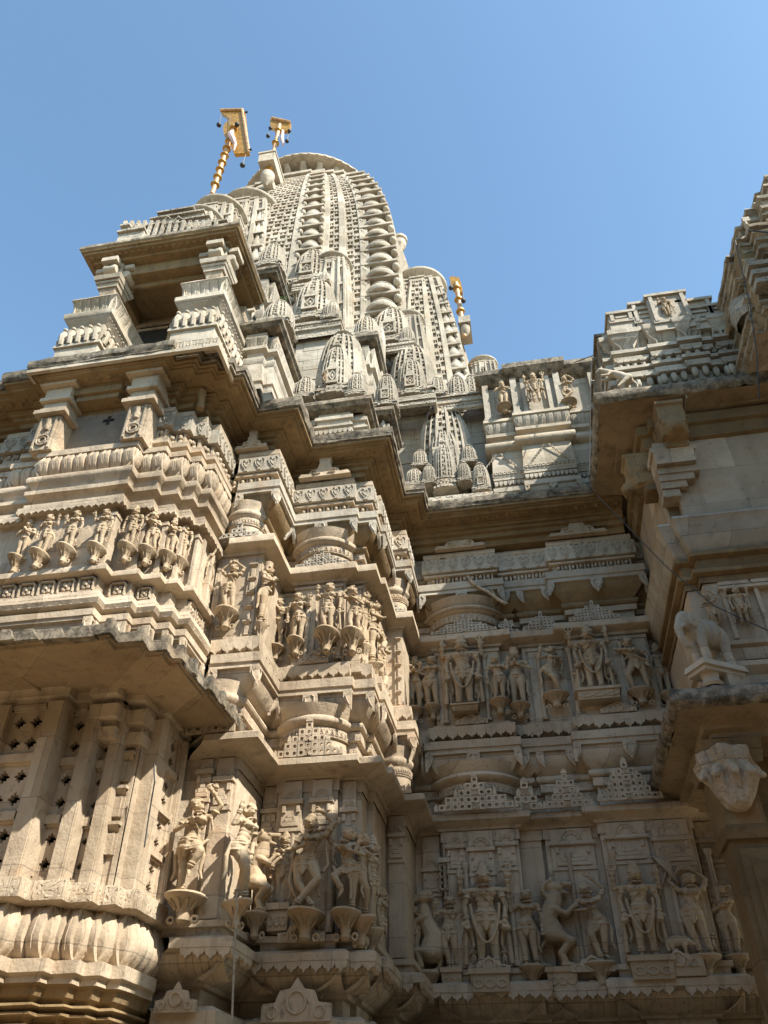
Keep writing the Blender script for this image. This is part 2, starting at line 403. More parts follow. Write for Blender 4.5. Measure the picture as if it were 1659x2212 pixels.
def figure(name, hip=0.0, sway=0.0, headx=0.0, turn=0.0, female=True, arms=(), legs=None, crown='hat', skirt=True, garland=False, sash=True, items=(), slab=None):
    """unit-height figure, feet at z=0, facing -Y.  arms: (shoulder side, elbow, wrist, hand dir); legs: ((knee),(ankle),(toe dir)) x2"""
    mb = MB()
    pel = Vector((hip, 0, .49)); wa = Vector((hip*.45+sway*.3, 0, .60)); ch = Vector((sway*.8, -.005, .70)); nk = Vector((sway, 0, .785)); hd = Vector((sway+headx, -.01, .862))
    # torso
    wd = 1.0 if female else 1.15
    for c, r in ((pel, (.088, .06, .052)), (pel.lerp(wa, .5), (.070, .05, .05)), (wa, (.056*wd, .045, .05)), (wa.lerp(ch, .5), (.062*wd, .047, .05)), (ch, (.080*wd, .052, .05)), (ch+Vector((0, .005, .04)), (.088*wd, .045, .03))):
        mb.ball(c, r, 14, 8)
    if female:
        for s in (-1, 1): mb.ball(ch+Vector((s*.038, -.042, .0)), (.034, .033, .033), 12, 8)
    else:
        for s in (-1, 1): mb.ball(ch+Vector((s*.036, -.03, .012)), (.036, .025, .028), 12, 8)
        mb.ball(wa+Vector((0, -.03, -.02)), (.04, .025, .04))
    limb(mb, [nk-Vector((0, 0, .02)), nk+Vector((0, 0, .03))], [.026, .024])
    # head with face
    mb.ball(hd, (.05, .058, .066), 16, 12)
    mb.ball(hd+Vector((0, -.022, -.03)), (.03, .03, .026), 10, 8)
    mb.tube([hd+Vector((0, -.055, .014)), hd+Vector((0, -.072, -.014))], [.007, .012], 6)
    for s in (-1, 1):
        mb.ball(hd+Vector((s*.020, -.050, .006)), (.013, .009, .007), 8, 6)
        mb.tube([hd+Vector((s*.007, -.056, .02)), hd+Vector((s*.033, -.047, .024))], .006, 5)
        mb.ball(hd+Vector((s*.05, .0, -.004)), (.009, .014, .02), 8, 6)
        mb.ball(hd+Vector((s*.053, -.004, -.032)), (.015, .015, .015), 8, 6)
    mb.tube([hd+Vector((-.016, -.052, -.030)), hd+Vector((0, -.060, -.031)), hd+Vector((.016, -.052, -.030))], .0075, 5)
    if crown == 'tall':
        mb.lathe([(0, -.0), (.05, .0), (.052, .02), (.044, .03), (.047, .05), (.036, .06), (.037, .085), (.024, .095), (.02, .115), (0, .125)], 14, Matrix.Translation(hd+Vector((0, 0, .03))))
    elif crown == 'hat':
        mb.lathe([(0, .0), (.049, .0), (.051, .012), (.044, .02), (.043, .045), (.03, .06), (.012, .072), (0, .074)], 14, Matrix.Translation(hd+Vector((0, 0, .03))))
    elif crown == 'cyl':
        mb.lathe([(0, .0), (.05, .0), (.05, .015), (.046, .02), (.05, .10), (.04, .112), (0, .115)], 14, Matrix.Translation(hd+Vector((0, 0, .025))))
    elif crown == 'bun':
        mb.ball(hd+Vector((.045 if headx >= 0 else -.045, .03, .01)), (.035, .035, .04), 10, 8); ring(mb, hd+Vector((0, 0, .025)), (0, .2, 1), .05, .007)
    elif crown == 'plain':
        ring(mb, hd+Vector((0, 0, .025)), (0, .25, 1), .05, .008); mb.ball(hd+Vector((0, .005, .06)), (.02, .02, .02), 8, 6)
    # legs
    legs = legs or (((-.045+hip*.5, -.005, .27), (-.05, 0, .04), (-.3, -1, 0)), ((.045+hip*.5, -.005, .27), (.05, 0, .04), (.3, -1, 0)))
    for s, (kn, an, td) in zip((-1, 1), legs):
        hp = pel+Vector((s*.045, 0, -.02)); kn = Vector(kn); an = Vector(an); td = Vector(td).normalized()
        limb(mb, [hp, hp.lerp(kn, .45), kn], [.056, .050, .034]); limb(mb, [kn, kn.lerp(an, .3), an], [.034, .034, .020])
        limb(mb, [an+td*-.012+Vector((0, 0, -.02)), an+td*.045+Vector((0, 0, -.026))], [.019, .014], 8)
        for k in range(5): mb.ball(an+td*.064+Vector((td.y*(k-2)*.008, -td.x*(k-2)*.008, -.03)), (.006, .006, .006), 6, 4)
        d = (an-kn).normalized(); ring(mb, an-d*.025, d, .026, .009); ring(mb, an-d*.05, d, .028, .007)
    # arms
    for (s, el, wr, hdv, *rest) in arms:
        sh = ch+Vector((s*.098*wd, .0, .035)); el = Vector(el); wr = Vector(wr)
        limb(mb, [ch+Vector((s*.06, 0, .035)), sh], [.032, .030]); limb(mb, [sh, sh.lerp(el, .5), el], [.028, .025, .020]); limb(mb, [el, el.lerp(wr, .3), wr], [.020, .021, .013])
        hand(mb, wr, hdv, 1.15, rest[0] if rest else (0, -1, 0))
        d = (el-sh).normalized(); ring(mb, sh.lerp(el, .45), d, .029, .009); ring(mb, wr-(wr-el).normalized()*.015, wr-el, .018, .009); ring(mb, wr-(wr-el).normalized()*.035, wr-el, .019, .006)
    # ornaments
    ring(mb, nk+Vector((0, -.012, -.012)), (0, .35, 1), .038, .010); ring(mb, nk+Vector((0, -.02, -.028)), (0, .5, 1), .052, .008)
    mb.tube([ch+Vector((-.045, -.045, .05)), ch+Vector((0, -.075, -.01)), ch+Vector((.045, -.045, .05))], .007, 5); mb.ball(ch+Vector((0, -.078, -.015)), .013, 8, 6)
    mb.tube([ch+Vector((-.06, -.03, .05)), ch+Vector((-.01, -.065, -.03)), wa+Vector((.05, -.04, .0)), pel+Vector((.07, -.03, .02))], .007, 5)
    for k in range(9):
        a = PI*(k+.5)/9; mb.ball(hd+Vector((-math.cos(a)*.05, -.032, .02+math.sin(a)*.04)), .011, 6, 5)
    ring(mb, pel+Vector((0, -.004, .03)), (0, .1, 1), .076, .012, 18, .74); ring(mb, pel+Vector((0, -.004, .0)), (0, .1, 1), .09, .009, 18, .70)
    mb.ball(pel+Vector((0, -.066, .02)), (.02, .014, .016), 8, 6)
    if skirt:
        for k in range(11):
            a = PI*(k+.5)/11; x = -math.cos(a)*.092+pel.x; y = -math.sin(a)*.062
            mb.ball((x, y, .438-.012*math.sin(a)), (.012, .012, .012), 6, 5)
        ring(mb, pel+Vector((0, -.003, -.06)), (0, .12, 1), .096, .009, 18, .68)
        mb.plate([(-.022, -.0), (.022, 0), (.03, -.1), (0, -.16), (-.03, -.1)][::-1], .045, .068, fr((pel.x, .0, pel.z), (1, 0, 0)))
        mb.tube([pel+Vector((0, -.066, .0)), pel+Vector((0, -.066, -.15))], [.012, .009], 6)
    if sash:
        kn0 = Vector(legs[0][0]); kn1 = Vector(legs[1][0])
        for s in (-1, 1):
            mb.tube([pel+Vector((s*.085, .02, .02)), pel+Vector((s*.115, .03, -.12)), pel+Vector((s*.10, .03, -.26)), pel+Vector((s*.125, .03, -.34))], [.012, .02, .016, .01], 6)
    if garland:
        pts = [ch+Vector((math.cos(a)*.085, -.045-.02*abs(math.sin(a)), .04 if math.sin(a) > 0 else .04)) for a in ()]
        n = 22
        for k in range(n+1):
            f = k/n; x = -.105+.21*f; z = .60-.37*math.sin(PI*f)**.6
            pts.append(Vector((x+pel.x*.5, -.05-.02*math.sin(PI*f), z)))
        mb.tube(pts, .012, 6, None)
    for it in items:
        k = it[0]
        if k == 'ball': mb.ball(it[1], it[2], 10, 8)
        elif k == 'tube': mb.tube(it[1], it[2], 7)
        elif k == 'ring': ring(mb, it[1], it[2], it[3], it[4])
    if slab:
        x0, x1, z0, z1 = slab; mb.box(x0, x1, .035, .06, z0, z1)
    if turn:
        mt = Matrix.Rotation(turn, 4, 'Z'); mb.v = [tuple(mt @ Vector(p)) for p in mb.v]
    return remeshed(mb, name, 'statue', .0062, 1)

def D(*a): return a
FIG = {}
def figs():
    F = FIG
    down = lambda s: (s, (s*.145, .0, .575), (s*.135, -.015, .44), (0, -.1, -1))
    F['stand'] = figure('body', arms=(down(-1), down(1)), female=False, crown='tall')
    F['standf'] = figure('body', hip=.02, sway=-.01, arms=(down(-1), (1, (.16, -.02, .62), (.125, -.05, .74), (0, -.2, 1))), crown='plain',
        items=(('ball', (.125, -.05, .80), .022),))
    F['namaste'] = figure('body', arms=((-1, (-.16, -.03, .60), (-.02, -.085, .665), (.15, -.1, 1), (1, 0, 0)), (1, (.16, -.03, .60), (.02, -.085, .665), (-.15, -.1, 1), (-1, 0, 0))), female=False, crown='cyl', skirt=False)
    F['raise'] = figure('body', hip=.02, sway=-.015, headx=.005, arms=(down(-1), (1, (.15, -.01, .66), (.155, -.04, .80), (.1, -.2, 1))), crown='plain')
    F['staff'] = figure('body', hip=-.02, sway=.01, female=False, crown='plain', arms=((-1, (-.16, .0, .66), (-.145, -.05, .80), (.2, -.1, 1)), (1, (.15, 0, .58), (.15, -.03, .42), (0, -.1, -1))),
        legs=((( -.06, -.03, .28), (-.02, .01, .05), (-.3, -1, 0)), ((.035, -.01, .27), (.045, 0, .04), (.4, -1, 0))),
        items=(('tube', [(.15, -.04, .38), (.17, -.03, .03)], [.012, .016]), ('ball', (.185, -.03, .36), (.04, .02, .025)), ('ball', (-.14, -.05, .875), .026)))
    F['dance'] = figure('body', hip=-.035, sway=.035, headx=-.03, crown='hat',
        arms=((-1, (-.14, -.03, .60), (-.02, -.09, .62), (1, -.1, .1), (0, 0, 1)), (1, (.19, .0, .86), (.09, -.02, .985), (-1, 0, .1))),
        legs=((( -.075, -.03, .28), (.055, -.03, .04), (.5, -1, 0)), ((.09, -.05, .30), (-.075, -.07, .06), (-1, -.4, -.2))),
        items=(('tube', [(.12, .02, .7), (.15, .02, .45), (.11, .02, .38)], [.01, .014, .02]), ('tube', [(-.13, .02, .62), (-.16, .02, .3), (-.09, .01, .14)], [.012, .02, .012])))
    F['lift'] = figure('body', hip=-.03, sway=.03, headx=-.035, crown='bun',
        arms=((-1, (-.16, -.03, .61), (-.02, -.09, .66), (.9, -.1, .5), (0, 0, 1)), (1, (.2, -.02, .84), (.13, -.05, .97), (-.6, -.1, .8))),
        legs=((( -.06, .0, .27), (-.05, 0, .04), (-.2, -1, 0)), ((.105, -.1, .37), (.03, -.09, .22), (.3, -.5, -1))),
        items=(('tube', [(-.1, -.03, .47), (-.02, -.08, .42), (.09, -.09, .43), (.13, -.03, .50)], .016), ('tube', [(-.095, -.04, .45), (-.02, -.09, .395), (.1, -.1, .41), (.12, -.05, .47)], .009),
               ('ring', (.1, -.05, 1.03), (0, 1, 0), .03, .008), ('ball', (.15, -.05, 1.02), .022), ('tube', [(.13, -.03, .72), (.145, .0, .6), (.1, .0, .5)], .012)))
    F['lean'] = figure('body', hip=.03, sway=-.03, headx=.02, crown='plain', turn=R(20),
        arms=((-1, (-.15, .0, .82), (-.07, -.02, .93), (.8, -.1, .5)), (1, (.12, -.06, .59), (.0, -.1, .66), (-.9, 0, .4), (0, 0, 1))),
        legs=((( -.05, -.02, .28), (-.02, -.02, .04), (-.3, -1, 0)), ((.06, .0, .27), (.09, .03, .07), (.8, -.6, 0))))
    F['aloft'] = figure('body', hip=-.025, sway=.02, headx=.0, crown='plain',
        arms=((-1, (-.16, .0, .86), (-.03, -.01, 1.0), (1, 0, .3)), (1, (.16, .0, .86), (.03, -.01, 1.0), (-1, 0, .3))), sash=False,
        legs=((( -.06, -.02, .28), (-.02, .0, .04), (-.3, -1, 0)), ((.045, .0, .27), (.07, .0, .04), (.5, -1, 0))))
    F['wave'] = figure('body', hip=.035, sway=-.02, headx=-.01, crown='hat', turn=R(-15),
        arms=((1, (.14, .0, .86), (.04, -.04, 1.0), (-.7, 0, .7)), (-1, (-.16, -.03, .62), (-.03, -.09, .60), (1, 0, 0), (0, 0, 1))),
        legs=((( -.02, -.06, .30), (.03, -.02, .04), (0, -1, 0)), ((.08, .0, .28), (.06, .04, .1), (.6, -.8, -.4))))
    F['deity'] = figure('body', female=False, crown='tall', garland=True,
        arms=((-1, (-.15, .0, .59), (-.135, -.03, .45), (0, -.2, -1)), (1, (.15, 0, .59), (.135, -.03, .45), (0, -.2, -1)),
              (-1, (-.18, .02, .72), (-.175, -.01, .84), (0, -.1, 1)), (1, (.18, .02, .72), (.175, -.01, .84), (0, -.1, 1))),
        items=(('tube', [(-.175, -.01, .88), (-.175, -.01, .97)], [.03, .012]), ('ring', (.175, -.02, .95), (0, 1, 0), .038, .010), ('tube', [(.175, -.02, .91), (.175, -.02, .99)], .008),
               ('ball', (-.135, -.03, .38), .03), ('ball', (.14, -.03, .37), (.04, .025, .03)), ('tube', [(-.15, 0, .35), (-.16, .01, .05)], [.014, .02]), ('tube', [(.15, 0, .34), (.16, .01, .05)], [.014, .02])))
    F['bow'] = figure('body', hip=.02, sway=-.03, female=False, crown='plain',
        arms=((-1, (-.2, .0, .77), (-.06, -.08, .70), (.8, -.1, -.1)), (1, (.16, .0, .60), (.13, -.06, .46), (0, -.2, -1))),
        legs=((( -.10, -.03, .28), (-.06, .0, .04), (-.3, -1, 0)), ((.08, .0, .27), (.10, .0, .04), (.3, -1, 0))),
        items=(('tube', [(-.13, -.07, .50), (-.04, -.08, .60), (.04, -.08, .55), (.16, -.06, .45), (.2, -.03, .5)], .012),))
    F['twist'] = figure('body', hip=-.045, sway=.035, headx=-.02, crown='bun', turn=R(25),
        arms=((-1, (-.17, -.01, .66), (-.15, -.05, .80), (0, -.1, 1)), (1, (.16, .02, .60), (.12, .0, .46), (0, -.1, -1))),
        legs=((( -.03, -.07, .29), (.06, -.02, .05), (.2, -1, 0)), ((.02, -.03, .27), (.03, .03, .06), (.6, -.8, -.3))))
def lion_mesh():
    """rearing lion beast, unit height, facing right with open jaws"""
    mb = MB()
    limb(mb, [(-.02, 0, .36), (-.06, 0, .52), (.0, 0, .68), (.02, 0, .78)], [.10, .085, .085, .065])
    for s in (-1, 1):
        y = s*.05
        limb(mb, [(-.02, y, .34), (.10, y-.02, .26), (.02, y, .14), (.05, y, .03)], [.085, .055, .035, .028]); limb(mb, [(.03, y, .025), (.1, y, .02)], [.03, .026])
        limb(mb, [(.0, y, .62), (.10, y, .56), (.16, y, .63)], [.045, .036, .026]); mb.ball((.18, y, .645), (.035, .025, .028), 8, 6)
    mb.ball((.03, 0, .87), (.075, .065, .07), 14, 10)
    limb(mb, [(.07, 0, .90), (.15, 0, .90)], [.045, .034]); limb(mb, [(.06, 0, .83), (.13, 0, .80)], [.03, .02]); mb.ball((.17, 0, .915), .02)
    for s in (-1, 1): mb.ball((.08, s*.045, .91), .016); mb.ball((.0, s*.045, .95), (.02, .015, .035))
    for k in range(9):
        a = R(100+k*18); mb.ball((.01+.085*math.cos(a), 0, .84+.1*math.sin(a)), (.03, .06, .03), 7, 5)
    mb.tube([(-.08, .02, .32), (-.16, .02, .2), (-.15, .02, .06), (-.08, .02, .02)], [.022, .018, .016, .02], 7)
    return remeshed(mb, 'body', 'statue', .009, 1)
def tusker_mesh():
    """beast with a coiled trunk, sitting up over a small rider"""
    mb = MB()
    limb(mb, [(.03, 0, .22), (.06, 0, .4), (-.01, 0, .6), (-.03, 0, .74)], [.13, .10, .075, .06])
    mb.ball((-.03, -.01, .86), (.085, .08, .085), 14, 10)
    limb(mb, [(-.08, -.03, .86), (-.14, -.05, .8), (-.15, -.05, .72), (-.1, -.06, .69)], [.04, .03, .024, .018])
    for s in (-1, 1): mb.ball((.03, s*.06, .87), (.05, .02, .06)); limb(mb, [(-.02, s*.06, .62), (-.12, s*.06, .56), (-.13, s*.06, .47)], [.04, .03, .024]); limb(mb, [(.03, s*.08, .2), (-.1, s*.08, .22), (-.06, s*.08, .05)], [.08, .05, .03])
    mb.tube([(.12, .02, .16), (.1, .02, .05), (0, .02, .0)], [.025, .02, .018], 7)
    mb.box(-.12, .1, -.08, .06, -.02, .02)
    return remeshed(mb, 'body', 'statue', .009, 1)
def elephant_mesh():
    """standing elephant facing left along -X, unit length about 1.0"""
    mb = MB()
    for c, r in (((.12, 0, .52), (.27, .19, .21)), ((-.08, 0, .54), (.22, .18, .20)), ((.28, 0, .50), (.16, .17, .19))): mb.ball(c, r, 16, 10)
    for x in (-.16, .30):
        for s in (-1, 1): limb(mb, [(x, s*.10, .45), (x-.02, s*.11, .25), (x, s*.11, .05)], [.10, .075, .07]); mb.ball((x-.01, s*.11, .03), (.085, .08, .04), 10, 6); ring(mb, (x, s*.11, .10), (0, 0, 1), .075, .012)
    mb.ball((-.33, 0, .66), (.15, .13, .16), 16, 10); limb(mb, [(-.2, 0, .6), (-.3, 0, .64)], [.15, .12])
    limb(mb, [(-.42, 0, .64), (-.50, 0, .52), (-.50, -.01, .36), (-.44, -.02, .24), (-.36, -.03, .22)], [.085, .07, .055, .042, .03])
    for s in (-1, 1):
        mb.ball((-.26, s*.14, .64), (.09, .03, .13), 10, 8); limb(mb, [(-.42, s*.07, .55), (-.5, s*.09, .50)], [.028, .015]); mb.ball((-.42, s*.09, .70), .018)
    mb.tube([(.42, 0, .6), (.47, 0, .45), (.45, 0, .25)], [.03, .018, .02], 7)
    ring(mb, (.05, 0, .54), (1, 0, 0), .2, .014, 20); ring(mb, (.16, 0, .54), (1, 0, 0), .2, .014, 20)
    return remeshed(mb, 'body', 'white', .014, 1)
def boar_mesh():
    mb = MB()
    limb(mb, [(-.2, 0, .45), (0, 0, .5), (.22, 0, .47)], [.2, .2, .17])
    limb(mb, [(.3, 0, .5), (.46, 0, .42), (.58, 0, .38)], [.14, .09, .05])
    for x in (-.22, .2):
        for s in (-1, 1): limb(mb, [(x, s*.1, .35), (x+.02, s*.1, .18), (x, s*.1, .03)], [.09, .05, .04])
    for s in (-1, 1): mb.ball((.3, s*.08, .64), (.03, .02, .06))
    mb.tube([(-.36, 0, .5), (-.46, 0, .58), (-.5, 0, .48)], .025, 6)
    return remeshed(mb, 'body', 'statue', .022, 1)
def leaper_mesh():
    """small crouching beast leaning out from an eave with its head down to the left"""
    mb = MB()
    limb(mb, [(.22, 0, .42), (.05, 0, .62), (-.2, 0, .78), (-.38, 0, .92)], [.14, .12, .1, .075]); mb.ball((-.46, 0, .95), (.1, .08, .075), 12, 8); limb(mb, [(-.5, 0, .93), (-.58, 0, .88)], [.06, .035])
    for s in (-1, 1):
        limb(mb, [(-.2, s*.08, .74), (-.32, s*.1, .6), (-.48, s*.1, .62)], [.06, .045, .04])
        limb(mb, [(.22, s*.1, .4), (.1, s*.14, .25), (-.12+.3*(s > 0), s*.14, .03)], [.11, .07, .045]); mb.ball((-.42, s*.06, 1.02), (.03, .02, .04))
    limb(mb, [(.3, 0, .35), (.42, 0, .15), (.4, 0, .03)], [.05, .03, .03])
    return remeshed(mb, 'body', 'white', .018, 1)

def pedestal_mb(w=.16, h=.22, kind=0):
    mb = MB()
    if kind == 0:      # flaring bracket bowl
        mb.lathe([(0, 0), (w*1.0, 0), (w*1.04, -.07*h), (w*.98, -.14*h), (w*.62, -h*.30), (w*.40, -h*.50), (w*.30, -h*.72), (w*.34, -h*.9), (w*.2, -h), (0, -h)][::-1], 18)
        for k in range(5):
            a = PI+PI*(k+.5)/5; mb.tube([(w*.8*math.cos(a), w*.8*math.sin(a), -h*.24), (w*.42*math.cos(a), w*.42*math.sin(a), -h*.55)], .008, 5)
        for s in (-1, 1): ring(mb, (s*w*.62, .0, -h*.86), (0, 1, 0), w*.17, .013, 12)
    else:              # squared plinth with scrolls
        mb.box(-w, w, -w*.8, w, -h*.22, 0); mb.box(-w*.85, w*.85, -w*.6, w, -h*.9, -h*.22, taper=-.01)
        for s in (-1, 0, 1): ring(mb, (s*w*.55, -w*.62, -h*.58), (0, 1, 0), w*.22, .014, 12)
    return mb
PED = {}
def statue(kind, label, u, vt, vf, y, n=(0, -1), group=None, ped=0, pw=.15, ph=.24, out=.14, flip=1, cat='statue', name='carved_statue', hfac=1.0, wide=1.0, deep=None, mat=None, pu=0, cap=1.0):
    """stand a carved figure against the wall plane y, feet and head measured from the photo"""
    a = at(u, vf, y-out); b = at(u, vt, y-out)
    H = (b.z-a.z)*hfac
    t = thing(name, label, cat, a, group)
    ang = math.atan2(n[1], n[0])+PI/2
    t.rotation_euler = (0, 0, ang)
    me = FIG[kind]
    o = bpy.data.objects.new('body', me); COL.objects.link(o); o.parent = t; o.scale = (H*flip*1.28*wide, H*1.3*cap, H)
    if mat:
        pass
    if ped is not None:
        key = ped
        if key not in PED:
            m_ = pedestal_mb(1.0*.16, .24, ped); ob = m_.build('pedestal', 'statue', None); PED[key] = ob.data; bpy.data.objects.remove(ob)
        p = bpy.data.objects.new('pedestal', PED[key]); COL.objects.link(p); p.parent = t; p.scale = (pw/.16, out*1.25/.16, ph/.24)
    return t
# ---------------------------------------------------------------- spires
def section(steps):
    """one quarter profile steps [(w,d)] from the centre outwards -> closed polygon of a stepped square, half width 1"""
    half = []
    for i, (w, d) in enumerate(steps):
        if i == 0: half.append((w, d))
        else: half += [(steps[i-1][0], d), (w, d)] if steps[i-1][1] != d else [(w, d)]
    face = [(-x, -y) for x, y in reversed(half)]+[(x, -y) for x, y in half]       # left to right on the -Y face
    out = []
    for k in range(4):
        c, s = (1, 0, -1, 0)[k], (0, 1, 0, -1)[k]
        for x, y in face: 
            p = (x*c-y*s, x*s+y*c)
            if not out or (abs(out[-1][0]-p[0])+abs(out[-1][1]-p[1])) > 1e-6: out.append(p)
    if abs(out[0][0]-out[-1][0])+abs(out[0][1]-out[-1][1]) < 1e-6: out.pop()
    return out
STEPS = [(.26, 1.0), (.50, .93), (.72, .87), (.80, .80)]
def curve_scale(t, top=.45, p=2.3):
    if p < 0: return top+(1-top)*(1-t**(-p))**.55
    return 1-(1-top)*t**p
def inset_quad(mb, a, b, c, d, f, dep, nrm):
    """quad a,b,c,d (a-b bottom, d-c top) with a sunken hole"""
    m = (a+b+c+d)/4
    q = [p.lerp(m, f) for p in (a, b, c, d)]; r = [p-nrm*dep for p in q]
    k = len(mb.v); mb.v += [tuple(p) for p in (a, b, c, d, *q, *r)]
    for i in range(4):
        j = (i+1) % 4
        mb.f.append((k+i, k+j, k+4+j, k+4+i)); mb.f.append((k+4+i, k+4+j, k+8+j, k+8+i))
    mb.f.append((k+8, k+9, k+10, k+11))
def spire_body(mb, cx, cy, hw, z0, h, rows, steps=STEPS, top=.45, p=2.3, colw=None, hole=.3, dep=.03, faces=(0, 1, 3), holes=True, lipn=0, plain_w=0, skip_corner=None):
    """curving stepped tower; every cell of its faces is pierced by a small sunken opening"""
    sec = section(steps); n = len(sec)
    colw = colw or hw*.16
    for r in range(rows):
        ta, tb = r/rows, (r+1)/rows
        sa, sb = curve_scale(ta, top, p)*hw, curve_scale(tb, top, p)*hw
        za, zb = z0+h*ta, z0+h*tb
        for i in range(n):
            x0, y0 = sec[i]; x1, y1 = sec[(i+1) % n]
            L = math.hypot(x1-x0, y1-y0)*hw
            dx, dy = (x1-x0), (y1-y0); l = math.hypot(dx, dy); nx, ny = dy/l, -dx/l
            if ny > .5 and 2 not in faces: 
                mb.add([(cx+x0*sa, cy+y0*sa, za), (cx+x1*sa, cy+y1*sa, za), (cx+x1*sb, cy+y1*sb, zb), (cx+x0*sb, cy+y0*sb, zb)], [(0, 1, 2, 3)]); continue
            k = max(1, round(L/colw)) if L > colw*.75 else 0
            A0 = Vector((cx+x0*sa, cy+y0*sa, za)); A1 = Vector((cx+x1*sa, cy+y1*sa, za)); B1 = Vector((cx+x1*sb, cy+y1*sb, zb)); B0 = Vector((cx+x0*sb, cy+y0*sb, zb))
            nr = Vector((nx, ny, 0)); 
            if not k or not holes or (skip_corner and skip_corner(x0, y0, x1, y1)):
                mb.add([A0, A1, B1, B0], [(0, 1, 2, 3)]); continue
            eg = min(.18, .35/k)          # plain raised borders each side of the pierced band
            b0 = A0.lerp(A1, eg); b1 = A0.lerp(A1, 1-eg); c0 = B0.lerp(B1, eg); c1 = B0.lerp(B1, 1-eg)
            o = nr*dep*.6
            mb.add([A0+o, b0+o, c0+o, B0+o, A0, B0, b0, c0], [(0, 1, 2, 3), (4, 0, 3, 5), (1, 6, 7, 2)])
            mb.add([b1+o, A1+o, B1+o, c1+o, A1, B1, b1, c1], [(0, 1, 2, 3), (1, 4, 5, 2), (6, 0, 3, 7)])
            for q in range(k):
                f0, f1 = q/k, (q+1)/k
                a = b0.lerp(b1, f0); b = b0.lerp(b1, f1); c = c0.lerp(c1, f1); d = c0.lerp(c1, f0)
                if (r+q) % 2 == 0:
                    inset_quad(mb, a, b, c, d, .26, dep*1.5, nr)
                else:
                    m0 = a.lerp(d, .5); m1 = b.lerp(c, .5)
                    inset_quad(mb, a, a.lerp(b, .5), m0.lerp(m1, .5), m0, .3, dep*1.5, nr); inset_quad(mb, a.lerp(b, .5), b, m1, m0.lerp(m1, .5), .3, dep*1.5, nr)
                    mb.add([m0+nr*dep*.3, m1+nr*dep*.3, c+nr*dep*.3, d+nr*dep*.3, m0, m1, c, d], [(0, 1, 2, 3), (4, 5, 1, 0), (3, 2, 6, 7)])
    return sec
def crown_mb(mb, cx, cy, r, z, final=True, ribs=20):
    T = Matrix.Translation((cx, cy, z))
    mb.lathe([(r*.75, -.05*r), (r*.75, .1*r), (r*1.0, .16*r), (r*1.16, .3*r), (r*1.16, .42*r), (r*1.0, .55*r), (r*.5, .62*r)], max(24, ribs*2), T, rib=.1, ribn=ribs)
    if final: mb.lathe([(r*.5, .6*r), (r*.3, .75*r), (r*.42, .95*r), (r*.36, 1.1*r), (r*.14, 1.2*r), (r*.1, 1.4*r), (0, 1.5*r)], 12, T)
MINI = {}
def mini_parts(var):
    """prototype meshes of a miniature spire: half width 1, height about 3.4, standing at the origin"""
    if var in MINI: return MINI[var]
    parts = []
    b = MB()
    sec = [(.9, 0), (1.0, .12), (.86, .2), (.95, .32), (.84, .42)]
    for (w, z), (w2, z2) in zip([(1.04, 0), (.9, .14), (1.0, .22), (.86, .36), (.95, .42)], [(1.04, .12), (.9, .22), (1.0, .34), (.86, .42), (.95, .5)]):
        s = section([(.3, 1.0), (.58, .93), (.86, .86)]); n = len(s)
        vs = [(x*w, y*w, z) for x, y in s]+[(x*w, y*w, z2) for x, y in s]
        b.add(vs, [(i, (i+1) % n, (i+1) % n+n, i+n) for i in range(n)]+[tuple(range(n, 2*n)), tuple(range(n-1, -1, -1))])
    for k in range(4):
        Rm = Matrix.Rotation(k*PI/2, 4, 'Z')
        for q in range(7): b.box(-.84+q*.28-.1, -.84+q*.28+.1, -.99, -.8, .14, .22, Rm)
    o = b.build('base', 'greycarved'); parts.append(('base', o.data)); bpy.data.objects.remove(o)
    b = MB()
    tall = {0: 2.3, 1: 1.75, 2: 2.9}[var]
    spire_body(b, 0, 0, .93, .5, tall, 11 if var != 1 else 9, [(.26, 1.0), (.50, .9), (.70, .8), (.74, .74)], top=.28, p=-2.3, colw=.24, hole=.34, dep=.075, faces=(0, 1, 3))
    o = b.build('spire_shaft', 'grey'); parts.append(('spire_shaft', o.data)); bpy.data.objects.remove(o)
    b = MB(); crown_mb(b, 0, 0, .34, .5+tall-.04)
    o = b.build('ribbed_crown', 'grey'); parts.append(('ribbed_crown', o.data)); bpy.data.objects.remove(o)
    if var != 1:
        b = MB()
        for k in (0,):
            Rm = Matrix.Rotation(k*PI/2, 4, 'Z')
            b.box(-.34, .34, -1.08, -.9, .42, .52, Rm); b.box(-.34, .34, -1.06, -.9, 1.1, 1.2, Rm)
            for s in (-1, 1): b.box(s*.29-.05, s*.29+.05, -1.05, -.9, .52, 1.1, Rm)
            for (x0, z0, x1, z1) in ((0, .58, .2, .81), (.2, .81, 0, 1.04), (0, 1.04, -.2, .81), (-.2, .81, 0, .58)):
                b.tube([(x0, -1.0, z0), (x1, -1.0, z1)], .035, 5, Rm)
            b.ball((0, -.98, .81), (.08, .06, .09), 8, 6, Rm); b.box(-.24, .24, -.95, -.85, .52, 1.1, Rm)
            b.plate([(-.3, 1.2), (.3, 1.2), (.18, 1.42), (0, 1.6), (-.18, 1.42)][::-1], .88, 1.0, Rm @ fr((0, 0, 0), (1, 0, 0)))
        o = b.build('niche', 'grey'); parts.append(('niche', o.data)); bpy.data.objects.remove(o)
    MINI[var] = (parts, .5+tall)
    return MINI[var]
